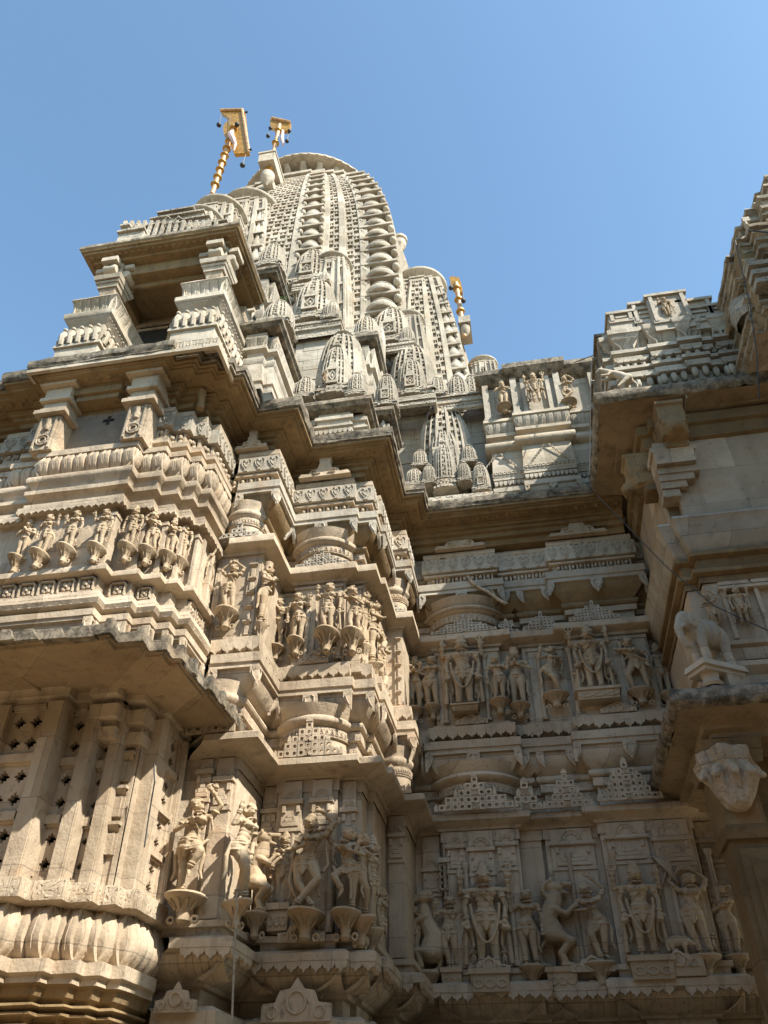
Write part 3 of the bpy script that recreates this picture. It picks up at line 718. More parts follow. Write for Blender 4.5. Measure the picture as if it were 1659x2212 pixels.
def mini(u, vt, vb, y, hwpx=None, parent=None, var=0, hw=None, name='miniature_spire', mat=None):
    a = at(u, vb, y)
    parts, h = mini_parts(var)
    w = hw or (at(u+hwpx, vb, y).x-a.x)*1.15
    b = at(u, vt, y+w); H = b.z-a.z
    sz = H/(h+.58)
    r = bpy.data.objects.new(name, None); COL.objects.link(r); r.empty_display_size = .1
    r.parent = parent; r.location = Vector((a.x, y+w, a.z))-(parent.location if parent else Vector((0, 0, 0)))
    for nm, me in parts:
        o = bpy.data.objects.new(nm, me); COL.objects.link(o); o.parent = r; o.scale = (w, w, sz)
    return r
# ---------------------------------------------------------------- plans
E_ = [(-14, 7.2), (-9.5, 7.2), (-9.5, 7.12), (-8.6, 7.12), (-8.6, 7.06), (-8.0, 7.06), (-8.0, 7.0), (-7.4, 7.0), (-7.4, 6.86), (-6.9, 6.86), (-6.9, 6.72), (-6.42, 6.72), (-6.42, 6.58),
      (-4.16, 6.58), (-4.16, 6.75), (-3.83, 6.75), (-3.83, 6.88), (-3.6, 6.88), (-3.6, 7.02), (-3.44, 7.02), (-3.44, 7.2), (-3.31, 7.2), (-3.31, 7.93), (-2.67, 7.93), (-2.67, 8.8), (-1.42, 8.8), (-1.42, 10.25), (-1.1, 10.25), (-1.1, 10.76), (2.2, 10.76)]
W = [tuple(offs(E_, -.5, i)) for i in range(25)]
W[24] = (-3.17, 9.42)
iL0, iL1 = 0, 22                  # balcony bay (ends at the inner corner with the next bay)
W = W[:23] + [(-3.17, 8.43), (-3.17, 9.40)]
iK0, iK1 = 22, 24
W += [(-2.93, 9.40), (-2.93, 9.27), (-2.2, 9.27), (-2.2, 9.38), (-1.93, 9.38), (-1.93, 9.75), (-1.86, 9.75), (-1.86, 10.72)]
iM0, iM1 = 24, 32
W += [(-1.60, 10.72), (-1.60, 11.66)]
iN0, iN1 = 32, 34
W += [(-1.20, 11.66), (-1.20, 11.52), (-.15, 11.52), (-.15, 11.65), (.16, 11.65), (.16, 11.74)]
iR0, iR1 = 34, 40
W += [(.21, 11.74), (.21, 11.64), (.95, 11.64), (.95, 11.49), (2.16, 11.49), (2.16, 11.68), (3.2, 11.68)]
iS0, iS1 = 40, 47

def tier(root, name, plan, i0, i1, prof, mat='tan', deco=(), jit=.004):
    mb = MB(); sweep(mb, plan, i0, i1, prof, jit)
    for d in deco: d(mb)
    return mb.build(name, mat, root)
def half_round(off, z, r, n=6, ex=1.0): return [(off+r*math.cos(a), z+r*ex*math.sin(a)) for a in [PI/2-PI*k/n for k in range(n+1)]]

# ---------------------------------------------------------------- eaves running round all bays
eav = thing('stone_eave', 'long stepped stone eave with a weathered grey edge above the carved walls', 'eave', (-3, 7.5, 10.6))
mb = MB(); sweep(mb, E_, 0, len(E_)-1, [(-1.6, 10.72), (-.25, 10.68), (-.06, 10.66), (.0, 10.63), (.0, 10.52), (-.02, 10.50), (-.02, 10.46), (-.05, 10.45)], .012, .16)
mb.build('edge_slab', 'lichen', eav)
mb = MB(); sweep(mb, E_, 0, len(E_)-1, [(-.05, 10.45), (-.055, 10.41), (-.10, 10.405), (-.10, 10.385), (-.14, 10.38), (-.15, 10.36), (-.155, 10.352), (-.36, 10.345), (-.365, 10.31), (-.40, 10.305), (-.41, 10.27), (-.46, 10.265), (-.47, 10.21), (-.53, 10.20), (-.54, 10.12), (-.62, 10.10), (-.64, 10.0), (-.75, 9.99), (-1.2, 9.975)], .006)
for c, t, w in along(E_, 0, len(E_)-1, -.26, .17):
    F = fr((c.x, c.y, 10.36), (t.x, t.y, 0)); q = w*.42
    mb.add([(-q, 0, 0), (0, -.075, 0), (q, 0, 0), (0, .075, 0), (0, 0, -.045)], [(0, 1, 4), (1, 2, 4), (2, 3, 4), (3, 0, 4)], F)
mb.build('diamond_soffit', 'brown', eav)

# ---------------------------------------------------------------- the standard carved bay
def drum(root, cx, wall_y, r, ztop, zbot, prot=.15, mat='tan'):
    """half round engaged drum between two ledges: plain shaft, carved band, roll mouldings, flared top"""
    cy = wall_y+r*.88-prot
    for nm, mt, prof, rb in (('drum_shaft', 'tan', [(r*.88, ztop-.30), (r*.88, zbot)], 0),
                         ('drum_frieze', 'carved', [(r*.90, ztop-.17), (r*.94, ztop-.17), (r*.94, ztop-.29), (r*.90, ztop-.30)], 0),
                         ('drum_roll', 'tan', [(r*1.12, ztop+.12), (r*1.04, ztop+.03), (r*.98, ztop-.02), (r*.99, ztop-.035), (r*1.07, ztop-.06), (r*1.08, ztop-.09), (r*1.05, ztop-.12), (r*.96, ztop-.14), (r*.9, ztop-.17)], 0)):
        mb = MB(); mb.lathe(prof[::-1], 30, Matrix.Translation((cx, cy, 0)), a0=PI, a1=2*PI)
        if nm == 'drum_frieze':
            for k in range(22):
                a = PI+PI*(k+.5)/22; c = (cx+r*.94*math.cos(a), cy+r*.94*math.sin(a), ztop-.24)
                F = fr(c, (-math.sin(a), math.cos(a), 0))
                mb.tube([(-.022, .004, -.03), (0, .012, .035), (.022, .004, -.03)], .007, 4, F); mb.ball((0, .0, -.02), .013, 6, 4, F)
        mb.build(nm, mt, root)
def bay(name, label, i0, i1, drums=(), tri=(), sl=.30, dz=0.0):
    x, y = W[(i0+i1)//2]
    t = thing(name, label, 'temple wall', (x, y, 3))
    A = lambda f, *a, **k: (lambda mb: f(mb, W, i0, i1, *a, **k))
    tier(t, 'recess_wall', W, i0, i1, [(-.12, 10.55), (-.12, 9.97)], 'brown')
    tier(t, 'toothed_cornice', W, i0, i1, [(-.12, 9.97), (.06, 9.97), (.11, 9.94), (.11, 9.86), (.04, 9.85), (.04, 9.81)], 'tan', [A(teeth, .10, 9.87, .10, .09, .04)])
    tier(t, 'heart_frieze', W, i0, i1, [(.04, 9.81), (.14, 9.80), (.14, 9.53), (.05, 9.52)], 'grey', [A(hearts, .15, 9.53, 9.80, .21)])
    tier(t, 'head_frieze', W, i0, i1, [(.05, 9.52), (.11, 9.50), (.11, 9.46), (-.02, 9.44), (-.02, 9.28), (.09, 9.27)], 'tan', [A(heads, .02, 9.27)])
    tier(t, 'drop_ledge', W, i0, i1, [(.09, 9.27), (.2, 9.255), (.2, 9.13), (.175, 9.12), (.175, 9.09), (.19, 9.08), (.19, 9.05), (.15, 9.04)], 'grey', [A(drops, .19, 9.06)])
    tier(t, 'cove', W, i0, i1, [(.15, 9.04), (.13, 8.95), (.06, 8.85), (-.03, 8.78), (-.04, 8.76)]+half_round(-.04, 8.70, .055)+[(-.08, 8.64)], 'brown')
    tier(t, 'lattice_frieze', W, i0, i1, [(-.08, 8.64), (-.03, 8.635), (-.03, 8.54), (-.08, 8.53), (-.08, 8.28)], 'carved')
    tier(t, 'upper_ledge', W, i0, i1, [(-.08, 8.28), (.19, 8.27), (.2, 8.25), (.2, 8.16), (.17, 8.14), (.05, 8.10), (.03, 8.06), (0, 8.05), (0, 8.0)], 'tan')
    tier(t, 'upper_figure_wall', W, i0, i1, [(0, 8.0), (0, 6.76)], 'tan')
    tier(t, 'toothed_ledge', W, i0, i1, [(0, 6.76), (.06, 6.76), (.06, 6.71), (.13, 6.70), (.13, 6.60), (.03, 6.59), (.0, 6.53), (-.07, 6.50), (-.07, 6.46)], 'tan', [A(teeth, .125, 6.61, .15, .12, .05)])
    tier(t, 'lower_drop_ledge', W, i0, i1, [(-.07, 6.46), (.19, 6.45), (.19, 6.33), (.165, 6.32), (.165, 6.29), (.18, 6.28), (.18, 6.25), (.14, 6.24)], 'tan', [A(drops, .18, 6.26)])
    tier(t, 'lower_cove', W, i0, i1, [(.14, 6.24), (.12, 6.15), (.05, 6.03), (-.04, 5.96)]+half_round(-.04, 5.90, .055)+[(-.08, 5.84)], 'tan')
    tier(t, 'pierced_frieze', W, i0, i1, [(-.08, 5.84), (-.03, 5.835), (-.03, 5.72), (-.08, 5.71), (-.08, 5.38)], 'carved')
    tier(t, 'canopy_slab', W, i0, i1, [(-.08, 5.38), (sl-.03, 5.38), (sl, 5.36), (sl, 5.29), (sl-.03, 5.27), (sl*.4, 5.235), (.06, 5.22), (.05, 5.19), (.02, 5.185), (.02, 5.05)], 'tan')
    tier(t, 'lower_figure_wall', W, i0, i1, [(0, 5.06), (0, 3.48)], 'tan')
    tier(t, 'scroll_ledge', W, i0, i1, [(0, 3.48), (.09, 3.48), (.09, 3.42), (.05, 3.41), (.05, 3.34), (.18, 3.32), (.23, 3.29), (.23, 3.21), (.16, 3.195), (.12, 3.19)], 'tan', [A(teeth, .22, 3.21, .13, .11, .05)])
    pp = [(.13, 3.19), (.10, 3.12), (.02, 3.04), (-.08, 2.98), (-.12, 2.96)]
    tier(t, 'petal_cushion', W, i0, i1, pp, 'tan', [lambda mb: petals(mb, W, i0, i1, pp, .16, .02, .4)])
    tier(t, 'plinth', W, i0, i1, [(-.12, 2.96), (-.14, 2.93), (-.2, 2.92), (-.2, 2.76), (.04, 2.74), (.10, 2.70), (.10, 2.44), (.16, 2.40), (.16, 2.30), (.05, 2.2), (.05, 1.9), (.25, 1.7), (.3, 1.0), (.4, 0)], 'tan', [A(teeth, .165, 2.31, .13, .10, .04)])
    for (cx, y, r) in drums:
        drum(t, cx, y, r, 8.80, 8.27); drum(t, cx, y, r, 5.98, 5.38)
    for (cx, y, w, h1, h2, rows) in tri:
        mb = MB(); jali_tri(mb, fr((cx, y, 8.27), (1, 0, 0)), w, h1, rows); mb.build('pierced_gable', 'grey', t, 0)
        mb = MB(); jali_tri(mb, fr((cx, y-.10, 5.385), (1, 0, 0)), w*1.05, h2*1.3, rows); mb.build('pierced_gable', 'tan', t, 0)
    return t
def finial(root, x, y, z, w=.5, h=.3):
    mb = MB(); F = fr((x, y, z), (1, 0, 0))
    mb.plate([(-w, 0), (w, 0), (w*.9, .07), (w*.6, .06), (w*.5, h*.45), (w*.28, h*.5), (w*.2, h*.9), (w*.26, h*1.3), (-w*.26, h*1.3), (-w*.2, h*.9), (-w*.28, h*.5), (-w*.5, h*.45), (-w*.6, .06), (-w*.9, .07)][::-1], -.05, .06, F)
    for s in (-1, 1):
        mb.tube([(s*w*.15, .07, h*.2), (s*w*.4, .07, h*.15), (s*w*.45, .07, h*.35), (s*w*.3, .07, h*.4)], .014, 5, F)
    mb.build('leaf_finial', 'tan', root)
def emblem(root, x, y, z, w=.26, h=.2, mat='tan'):
    """little crested scroll ornament standing on a ledge"""
    mb = MB(); F = fr((x, y, z), (1, 0, 0))
    mb.plate([(-w, 0), (w, 0), (w, h*.45), (w*.62, h*.5), (w*.5, h*.8), (w*.2, h*.85), (0, h*1.15), (-w*.2, h*.85), (-w*.5, h*.8), (-w*.62, h*.5), (-w, h*.45)][::-1], -.02, .03, F)
    ring(mb, (x, y-.035, z+h*.5), (0, 1, 0), w*.28, .016, 12)
    for s in (-1, 1): ring(mb, (x+s*w*.68, y-.035, z+h*.25), (0, 1, 0), w*.15, .011, 10)
    for s in (-1, 1): mb.tube([(s*w*.38, .03, h*.1), (s*w*.42, .04, h*.45), (s*w*.2, .035, h*.75)], .011, 5, F)
    mb.build('scroll_crest', mat, root)

core = thing('temple_core', 'plain inner masonry behind the carved bays, seen in joints and deep recesses', 'masonry', (-3, 12, 0))
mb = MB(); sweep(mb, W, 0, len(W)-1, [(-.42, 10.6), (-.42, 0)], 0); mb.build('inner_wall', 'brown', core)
bK = bay('carved_wall_bay', 'narrow sunlit carved stone bay between the balcony bay and the round-drum bay', iK0, iK1, drums=[(-3.49, 8.43, .29)], tri=[(-3.49, 8.43-.16, .5, .22, .28, 3)])
bM = bay('carved_wall_bay', 'carved stone bay with half-round drums and large dancing figures, centre', iM0, iM1, drums=[(-2.56, 9.27, .50)], tri=[(-2.52, 9.27-.15, .72, .25, .34, 5)])
bN = bay('carved_wall_bay', 'slender shaded carved pier in the inner corner beside the recessed wall', iN0, iN1, drums=[(-1.74, 10.72, .24)], tri=[(-1.74, 10.72-.16, .36, .2, .25, 3)])
bR = bay('carved_wall_bay', 'recessed wall bay in shade with shallow curved moulding, left of the vertical joint', iR0, iR1, drums=[(-.68, 11.52, .70)], tri=[(-.68, 11.52-.17, 1.0, .28, .36, 5), (.01, 11.65-.16, .3, .22, .3, 4)], sl=.20)
bS = bay('carved_wall_bay', 'recessed wall bay in shade with flat stepped mouldings, right of the vertical joint', iS0, iS1, tri=[(.58, 11.64-.16, .55, .3, .36, 5), (1.4, 11.49-.17, .72, .32, .40, 6), (2.4, 11.68-.16, .5, .3, .36, 5)], sl=.20)
finial(bM, -2.55, 9.10, 9.97, .42, .30); finial(bK, -3.5, 8.3, 9.97, .26, .3); finial(bR, -.64, 11.36, 9.97, .45, .30); finial(bS, 1.4, 11.32, 9.97, .5, .32)
emblem(bM, -2.56, 9.15, 6.72, .2, .17); emblem(bM, -2.5, 9.13, 3.40, .26, .20); emblem(bR, -.66, 11.42, 6.72, .24, .16); emblem(bS, 1.5, 11.38, 6.72, .26, .16); emblem(bR, -.66, 11.27, 3.4, .26, .17); emblem(bS, .6, 11.4, 3.4, .26, .17); emblem(bS, 1.6, 11.25, 3.4, .26, .17)
emblem(bM, -2.5, 9.1, 2.68, .36, .34); emblem(bK, -3.45, 8.28, 2.68, .2, .22)
# pilaster strips behind the figures and small shuttered niches on the returns
def strips(root, lst, name='pilaster', mat='tan'):
    for (u0, u1, v, y, z0, z1, d) in lst:
        a = at(u0, v, y).x; b = at(u1, v, y).x; mb = MB()
        mb.box(a, b, y-d, y+.05, z0, z1); mb.box(a-.015, b+.015, y-d-.03, y+.05, z1-.14, z1-.1); mb.box(a-.01, b+.01, y-d-.02, y+.05, z0, z0+.05)
        mb.build(name, mat, root)
def stack_niche(root, x0, x1, y, z0, z1, n=5, d=.07, mat='tan'):
    """vertical run of little roofed ledges on a narrow strip"""
    mb = MB(); h = (z1-z0)/n
    mb.box(x0, x1, y-.02, y+.05, z0, z1)
    for k in range(n):
        z = z0+k*h
        mb.box(x0+.02, x1-.02, y-d, y+.02, z+h*.86, z+h*.93); mb.box(x0+.05, x1-.05, y-d*.6, y+.02, z+h*.04, z+h*.6)
        mb.add([(x0+.02, y-d, z+h*.86), (x1-.02, y-d, z+h*.86), (x1-.04, y-.01, z+h*.68), (x0+.04, y-.01, z+h*.68)], [(0, 1, 2, 3)])
    mb.build('ledged_strip', mat, root)
stack_niche(bK, -3.34, -3.19, 8.42, 6.78, 7.9); stack_niche(bN, -1.72, -1.6, 10.71, 6.78, 7.9); stack_niche(bK, -3.80, -3.72, 8.42, 6.78, 7.9, 3, .04)
for root, x0, x1, y, z0, z1 in ((bK, -3.62, -3.45, 8.43, 3.5, 5.0), (bK, -3.40, -3.2, 8.43, 3.5, 4.9), (bM, -3.14, -2.96, 9.40, 3.5, 4.85), (bM, -2.86, -2.62, 9.27, 3.5, 4.9), (bM, -2.5, -2.25, 9.27, 3.5, 4.9), (bM, -2.15, -1.98, 9.38, 3.5, 4.8), (bN, -1.82, -1.62, 10.72, 3.5, 4.9),
                              (bR, -1.5, -1.25, 11.66, 3.5, 4.7), (bR, -1.14, -.9, 11.52, 3.5, 4.95), (bR, -.84, -.5, 11.52, 3.5, 4.9), (bR, -.45, -.2, 11.52, 3.5, 4.95), (bS, .28, .85, 11.64, 3.5, 4.95), (bS, 1.02, 1.55, 11.49, 3.5, 4.95), (bS, 1.62, 2.1, 11.49, 3.5, 4.9), (bS, 2.2, 2.6, 11.68, 3.5, 4.9)):
    mb = MB()
    mb.box(x0, x1, y-.05, y+.02, z0, z1); mb.box(x0-.02, x1+.02, y-.09, y+.02, z1, z1+.05); mb.box(x0-.01, x1+.01, y-.07, y+.02, z1-.32, z1-.28)
    xc, w = (x0+x1)/2, x1-x0
    for k in range(3): mb.box(xc-w*(.4-k*.12), xc+w*(.4-k*.12), y-.075, y-.02, z1-.26+k*.05, z1-.215+k*.05)
    h_ = 5.17-z1-.05
    mb.box(x0+.005, x1-.005, y-.06, y+.02, z1+.051, 5.17)
    if h_ > .09:
        r_ = min(w*.36, h_*.8)
        for q_ in (1, .62): mb.tube([(xc+r_*q_*math.cos(a), y-.065, z1+.06+r_*q_*math.sin(a)) for a in [PI*i_/9 for i_ in range(10)]], .010, 4, None, False)
        for i_ in range(6): a = PI*(i_+.5)/6; mb.ball((xc+r_*.8*math.cos(a), y-.062, z1+.06+r_*.8*math.sin(a)), (.016, .012, .016), 6, 4)
        for s_ in (-1, 1): mb.box(xc+s_*w*.36-.02, xc+s_*w*.36+.02, y-.075, y-.05, z1-.10, z1-.02)
    mb.build('figure_backslab', 'tan', root)
for root, x0, x1, y in ((bM, -3.14, -2.96, 9.40), (bM, -2.9, -2.6, 9.27), (bM, -2.5, -2.24, 9.27), (bM, -2.18, -1.98, 9.38), (bR, -1.5, -1.25, 11.66), (bR, -1.14, -.5, 11.52), (bR, -.42, -.18, 11.52), (bS, .3, .85, 11.64), (bS, 1.06, 1.72, 11.49), (bS, 1.8, 2.12, 11.49)):
    mb = MB(); mb.box(x0, x1, y-.04, y+.02, 6.77, 7.96); mb.box(x0-.02, x1+.02, y-.06, y+.02, 7.96, 8.0); mb.build('figure_backslab', 'tan', root)

# ---------------------------------------------------------------- balcony bay, left
bL = thing('balcony_bay', 'projecting sunlit balcony bay with pierced stone windows filling the left side', 'temple wall', (-5.3, 7.1, 3))
A = lambda f, *a, **k: (lambda mb: f(mb, W, iL0, iL1, *a, **k))
T = lambda nm, prof, mat='tan', deco=(): tier(bL, nm, W, iL0, iL1, prof, mat, deco)
# upper loggia: plan set back only in the middle
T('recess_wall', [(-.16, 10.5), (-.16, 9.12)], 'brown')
T('petal_lip', [(-.16, 9.12), (.07, 9.12), (.10, 9.10), (.10, 9.01), (.06, 9.0)], 'tan')
pp = [(.07, 9.0), (.09, 8.9), (.05, 8.78), (-.02, 8.68), (-.04, 8.66)]
T('petal_band', pp, 'tan', [lambda mb: petals(mb, W, iL0, iL1, pp, .17, .035)])
T('upper_mouldings', [(-.04, 8.66), (.11, 8.64), (.12, 8.60), (.11, 8.55), (.07, 8.52), (.05, 8.46), (.05, 8.42), (.09, 8.40), (.09, 8.34), (.03, 8.31), (-.01, 8.24), (.0, 8.20), (.06, 8.19), (.06, 8.15), (.01, 8.12)], 'tan')
T('toothed_cornice', [(.01, 8.12), (.10, 8.11), (.10, 8.05), (.0, 8.03), (-.02, 7.98)], 'tan', [A(teeth, .10, 8.06, .09, .07, .03)])
T('figure_wall', [(-.02, 7.98), (-.02, 7.08)], 'tan')
T('figure_ledge', [(-.02, 7.08), (.11, 7.07), (.12, 7.04), (.12, 6.99), (.04, 6.97), (.0, 6.96)], 'tan')
T('rosette_frieze', [(.0, 6.96), (.0, 6.72)], 'tan', [A(rosettes, .02, 6.72, 6.96, .27)])
T('scalloped_roll', [(.0, 6.72), (.09, 6.71), (.10, 6.67), (.13, 6.63), (.155, 6.57), (.13, 6.51), (.04, 6.47)], 'tan', [A(scallops, .135, 6.63, .13, .12, .05)])
T('drop_ledge', [(.04, 6.47), (.11, 6.45), (.11, 6.37), (.09, 6.36), (.09, 6.33), (.05, 6.31), (.01, 6.15), (0, 6.08)], 'tan', [A(drops, .10, 6.35, .10, .25, 9)])
CP = [(-14, 6.05), (-3.70, 6.03), (-3.70, 6.22), (-3.46, 6.22), (-3.46, 6.42), (-3.30, 6.42), (-3.30, 6.62), (-3.22, 6.62), (-3.22, 7.3), (-3.16, 7.3), (-3.16, 8.5)]
T('canopy_backing', [(0, 6.08), (0, 5.5)], 'tan')
mb = MB(); sweep(mb, CP, 0, 10, [(-.93, 6.08), (-.06, 5.63), (.0, 5.60), (.0, 5.49), (-.02, 5.475)], .010, .14); mb.build('canopy_edge', 'lichen', bL)
mb = MB(); sweep(mb, CP, 0, 10, [(-.02, 5.475), (-.05, 5.47), (-.06, 5.45), (-.14, 5.445), (-.15, 5.46), (-.5, 5.46), (-.9, 5.50), (-1.0, 5.52)], .006, .2)
for i_ in (1, 3, 5, 7, 9):
    a_ = CP[i_]; mb.tube([(a_[0]-.05, a_[1]+.05, 5.455), (a_[0]-.95, a_[1]+.98, 5.515)], [.02, .03], 5)
for x_ in (-5.0, -5.9, -6.8): mb.tube([(x_, 6.1, 5.455), (x_+.02, 7.1, 5.51)], [.015, .02], 5)
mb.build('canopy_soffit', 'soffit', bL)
T('window_beam', [(.05, 5.52), (.04, 5.50), (.04, 5.43), (.0, 5.42), (.0, 5.36)], 'tan')
T('window_head', [(.0, 5.36), (-.30, 5.355)], 'tan')
T('sill_top', [(-.30, 3.602), (-.06, 3.6)], 'tan')
T('carved_sill', [(-.06, 3.6), (.12, 3.6), (.13, 3.58), (.13, 3.43), (.08, 3.41), (.02, 3.40)], 'carved')
p2 = [(.0, 3.41), (.01, 3.35), (.05, 3.25), (.07, 3.15), (.04, 3.06), (.0, 3.0), (-.02, 2.975)]
T('large_petal_band', p2, 'tan', [lambda mb: petals(mb, W, iL0, iL1, p2, .15, .035, 1.3)])
T('lower_step', [(-.02, 2.975), (.12, 2.965), (.12, 2.86), (.08, 2.84), (.08, 2.79)], 'tan')
T('stepped_base', [(.08, 2.79), (.04, 2.77), (.02, 2.70), (-.02, 2.68), (-.03, 2.655), (.02, 2.65), (.03, 2.63), (-.03, 2.615), (-.05, 2.59), (.0, 2.585), (.0, 2.565), (-.06, 2.55), (-.08, 2.50), (-.02, 2.49), (-.02, 2.44), (-.1, 2.42), (-.1, 2.3), (0, 2.26), (.0, 2.1), (.1, 1.9), (.25, 1.5), (.3, 0)], 'brown', [A(teeth, -.02, 2.50, .24, .08, .04)])  # brown here puts the shade below the sill into the stone colour
for i in range(2, 22):
    a, b = Vector(W[i]), Vector(W[i+1])
    if b.x-a.x < .05: continue
    L_ = b.x-a.x; k = 3 if L_ > 1.5 else 1
    for q in range(k):
        x1 = a.x+L_*(q+1)/k+(.02 if q == k-1 else .0); wd = min(.10, L_*.3)
        mb = MB(); mb.box(x1-wd, x1, a.y-.035, a.y+.1, 7.09, 7.93); mb.box(x1-wd-.012, x1+.012, a.y-.05, a.y+.1, 7.09, 7.14); mb.box(x1-wd-.012, x1+.012, a.y-.05, a.y+.1, 7.86, 7.9); mb.build('pilaster', 'tan', bL)
for y0_, y1_ in ((7.78, 7.86), (8.1, 8.18)):
    mb = MB(); mb.box(-3.9, -3.755, y0_, y1_, 7.09, 7.93); mb.build('pilaster', 'tan', bL)
# ---- windows of the balcony bay
def star(r, n=8):
    out = []
    for k in range(32):
        a = 2*PI*(k+.5)/32; q = (k//2) % 4
        rr = r*(1.0 if q == 0 else (.80 if q in (1, 3) else .62)); rr = r*[1.05, 1.0, .62, .74, .92, .74, .62, 1.0][(k % 8)]
        out.append((rr*math.cos(a-PI/32), rr*math.sin(a-PI/32)))
    return out
def jali_panel(mb, F, x0, x1, z0, z1, nx, nz, dep=.07):
    cw = (x1-x0)/nx; ch = (z1-z0)/nz
    for i in range(nx):
        for j in range(nz):
            cx, cz = x0+cw*(i+.5), z0+ch*(j+.5); st = star(min(cw, ch)*.36); n = len(st)
            sq = []
            for (sx, sz) in st:
                m = max(abs(sx)/(cw/2), abs(sz)/(ch/2)); sq.append((sx/m, sz/m))
            vs = [(cx+a, 0, cz+b) for a, b in sq]+[(cx+a, 0, cz+b) for a, b in st]+[(cx+a, -dep, cz+b) for a, b in st]
            fs = []
            for k in range(n): k2 = (k+1) % n; fs += [(k, k2, n+k2, n+k), (n+k, n+k2, 2*n+k2, 2*n+k)]
            mb.add(vs, fs, F)
            for sx in (-1, 1):
                for sz in (-1, 1):
                    c = (cx+sx*cw/2, 0, cz+sz*ch/2)
                    # fill the square corner
                    e = min(sq, key=lambda p: abs(p[0]-sx*cw/2)+abs(p[1]-sz*ch/2)+(9 if abs(abs(p[0])-cw/2) > 1e-6 else 0)); g = min(sq, key=lambda p: abs(p[0]-sx*cw/2)+abs(p[1]-sz*ch/2)+(9 if abs(abs(p[1])-ch/2) > 1e-6 else 0))
                    mb.add([c, (cx+e[0], 0, cz+e[1]), (cx+g[0], 0, cz+g[1])], [(0, 1, 2)], F)
def window(root, a, b, n, z0, z1, nx, pier=.13, rows=3, name='pierced_window', lpier=0.0, label=None):
    """a->b along a front or return face, pier at the right end, pierced stone panels in the rest"""
    a = Vector(a); b = Vector(b); t = (b-a).normalized(); L = (b-a).length; n = Vector((t.y, -t.x))
    o = a+n*.03
    F = fr((o.x, o.y, 0), (t.x, t.y, 0))
    pz = MB()
    pw = min(pier, L*.45)
    for (x0, x1) in ((L-pw, L+.03),)+(((-.01, lpier),) if lpier else ()):
        pz.box(x0, x1, -.22, .012, z0, z1, F); pz.box(x0+.012, x1-.012, 0, .028, z0, z1, F)
    pz.build('window_pier', 'tan', root)
    w0, w1 = lpier, L-pw; hh = (z1-z0)/rows
    if w1-w0 < .08: return
    mb = MB()
    m = min(.035, (w1-w0)*.12)
    for r in range(rows):
        q0, q1 = z0+hh*r+hh*.07, z0+hh*(r+1)-hh*.07
        G = F @ Matrix.Translation((0, -.065, 0))
        jali_panel(mb, G, w0+m, w1-m, q0+.02, q1-.02, nx, 2)
        for (x0, x1, zz0, zz1) in ((w0, w0+m, q0, q1), (w1-m, w1, q0, q1), (w0, w1, q0-.0, q0+.02), (w0, w1, q1-.02, q1)):
            mb.box(x0, x1, -.17, -.035, zz0, zz1, F)
    for r in range(rows+1):
        zc = z0+hh*r
        mb.box(w0-.002, w1+.002, -.17, -.008-(r % 2)*.004, max(z0, zc-hh*.07), min(z1, zc+hh*.07), F)
        for s, xx in ((1, w0), (-1, w1)):
            mb.box(min(xx, xx+s*.03), max(xx, xx+s*.03), -.16, -.012, max(z0, zc-hh*.11), min(z1, zc+hh*.11), F)
    o = mb.build(name, 'tan', root, 0)
zb, zt = 3.61, 5.352
window(bL, (-5.9, 7.08), (-5.27, 7.08), None, zb, zt, 2, .15)
window(bL, (-5.27, 7.08), (-4.66, 7.08), None, zb, zt, 2, .17)
window(bL, W[14], W[15], None, zb, zt, 1, .12); window(bL, W[16], W[17], None, zb, zt, 1, .13)
window(bL, W[21], (W[22][0], 8.30), None, zb, zt, 2, .05, 4)
window(bL, (-6.92, 7.08), (-5.9, 7.08), None, zb, zt, 3, .15)
window(bL, W[10], W[11], None, zb, zt, 1, .14); window(bL, (-8.7, 7.5), (-7.9, 7.5), None, zb, zt, 2, .14); window(bL, W[8], W[9], None, zb, zt, 1, .14)
mb = MB(); mb.box(-14, -8.7, 7.5, 7.9, zb, zt); mb.build('side_wall', 'tan', bL)
mb = MB(); mb.box(-4.12, -3.93, 7.51, 7.75, zb, zt); mb.box(-3.96, -3.79, 7.64, 7.9, zb, zt); mb.box(-3.98, -3.93, 7.49, 7.53, zb, zt)
mb.build('window_pier', 'tan', bL)
mb = MB()
for k in range(4):
    z = 3.9+k*.36
    mb.box(-4.09, -3.955, 7.42, 7.52, z+.27, z+.30); mb.box(-4.075, -4.0, 7.46, 7.52, z, z+.2); mb.box(-4.0, -3.97, 7.48, 7.52, z, z+.2); mb.add([(-4.09, 7.42, z+.27), (-3.955, 7.42, z+.27), (-3.97, 7.5, z+.2), (-4.08, 7.5, z+.2)], [(0, 1, 2, 3)])
mb.build('ledged_strip', 'tan', bL)
# dark room behind the windows
mb = MB(); sweep(mb, W, 6, 22, [(-.33, 5.4), (-.33, 3.55)], 0); mb.build('window_reveal', 'hole', bL)
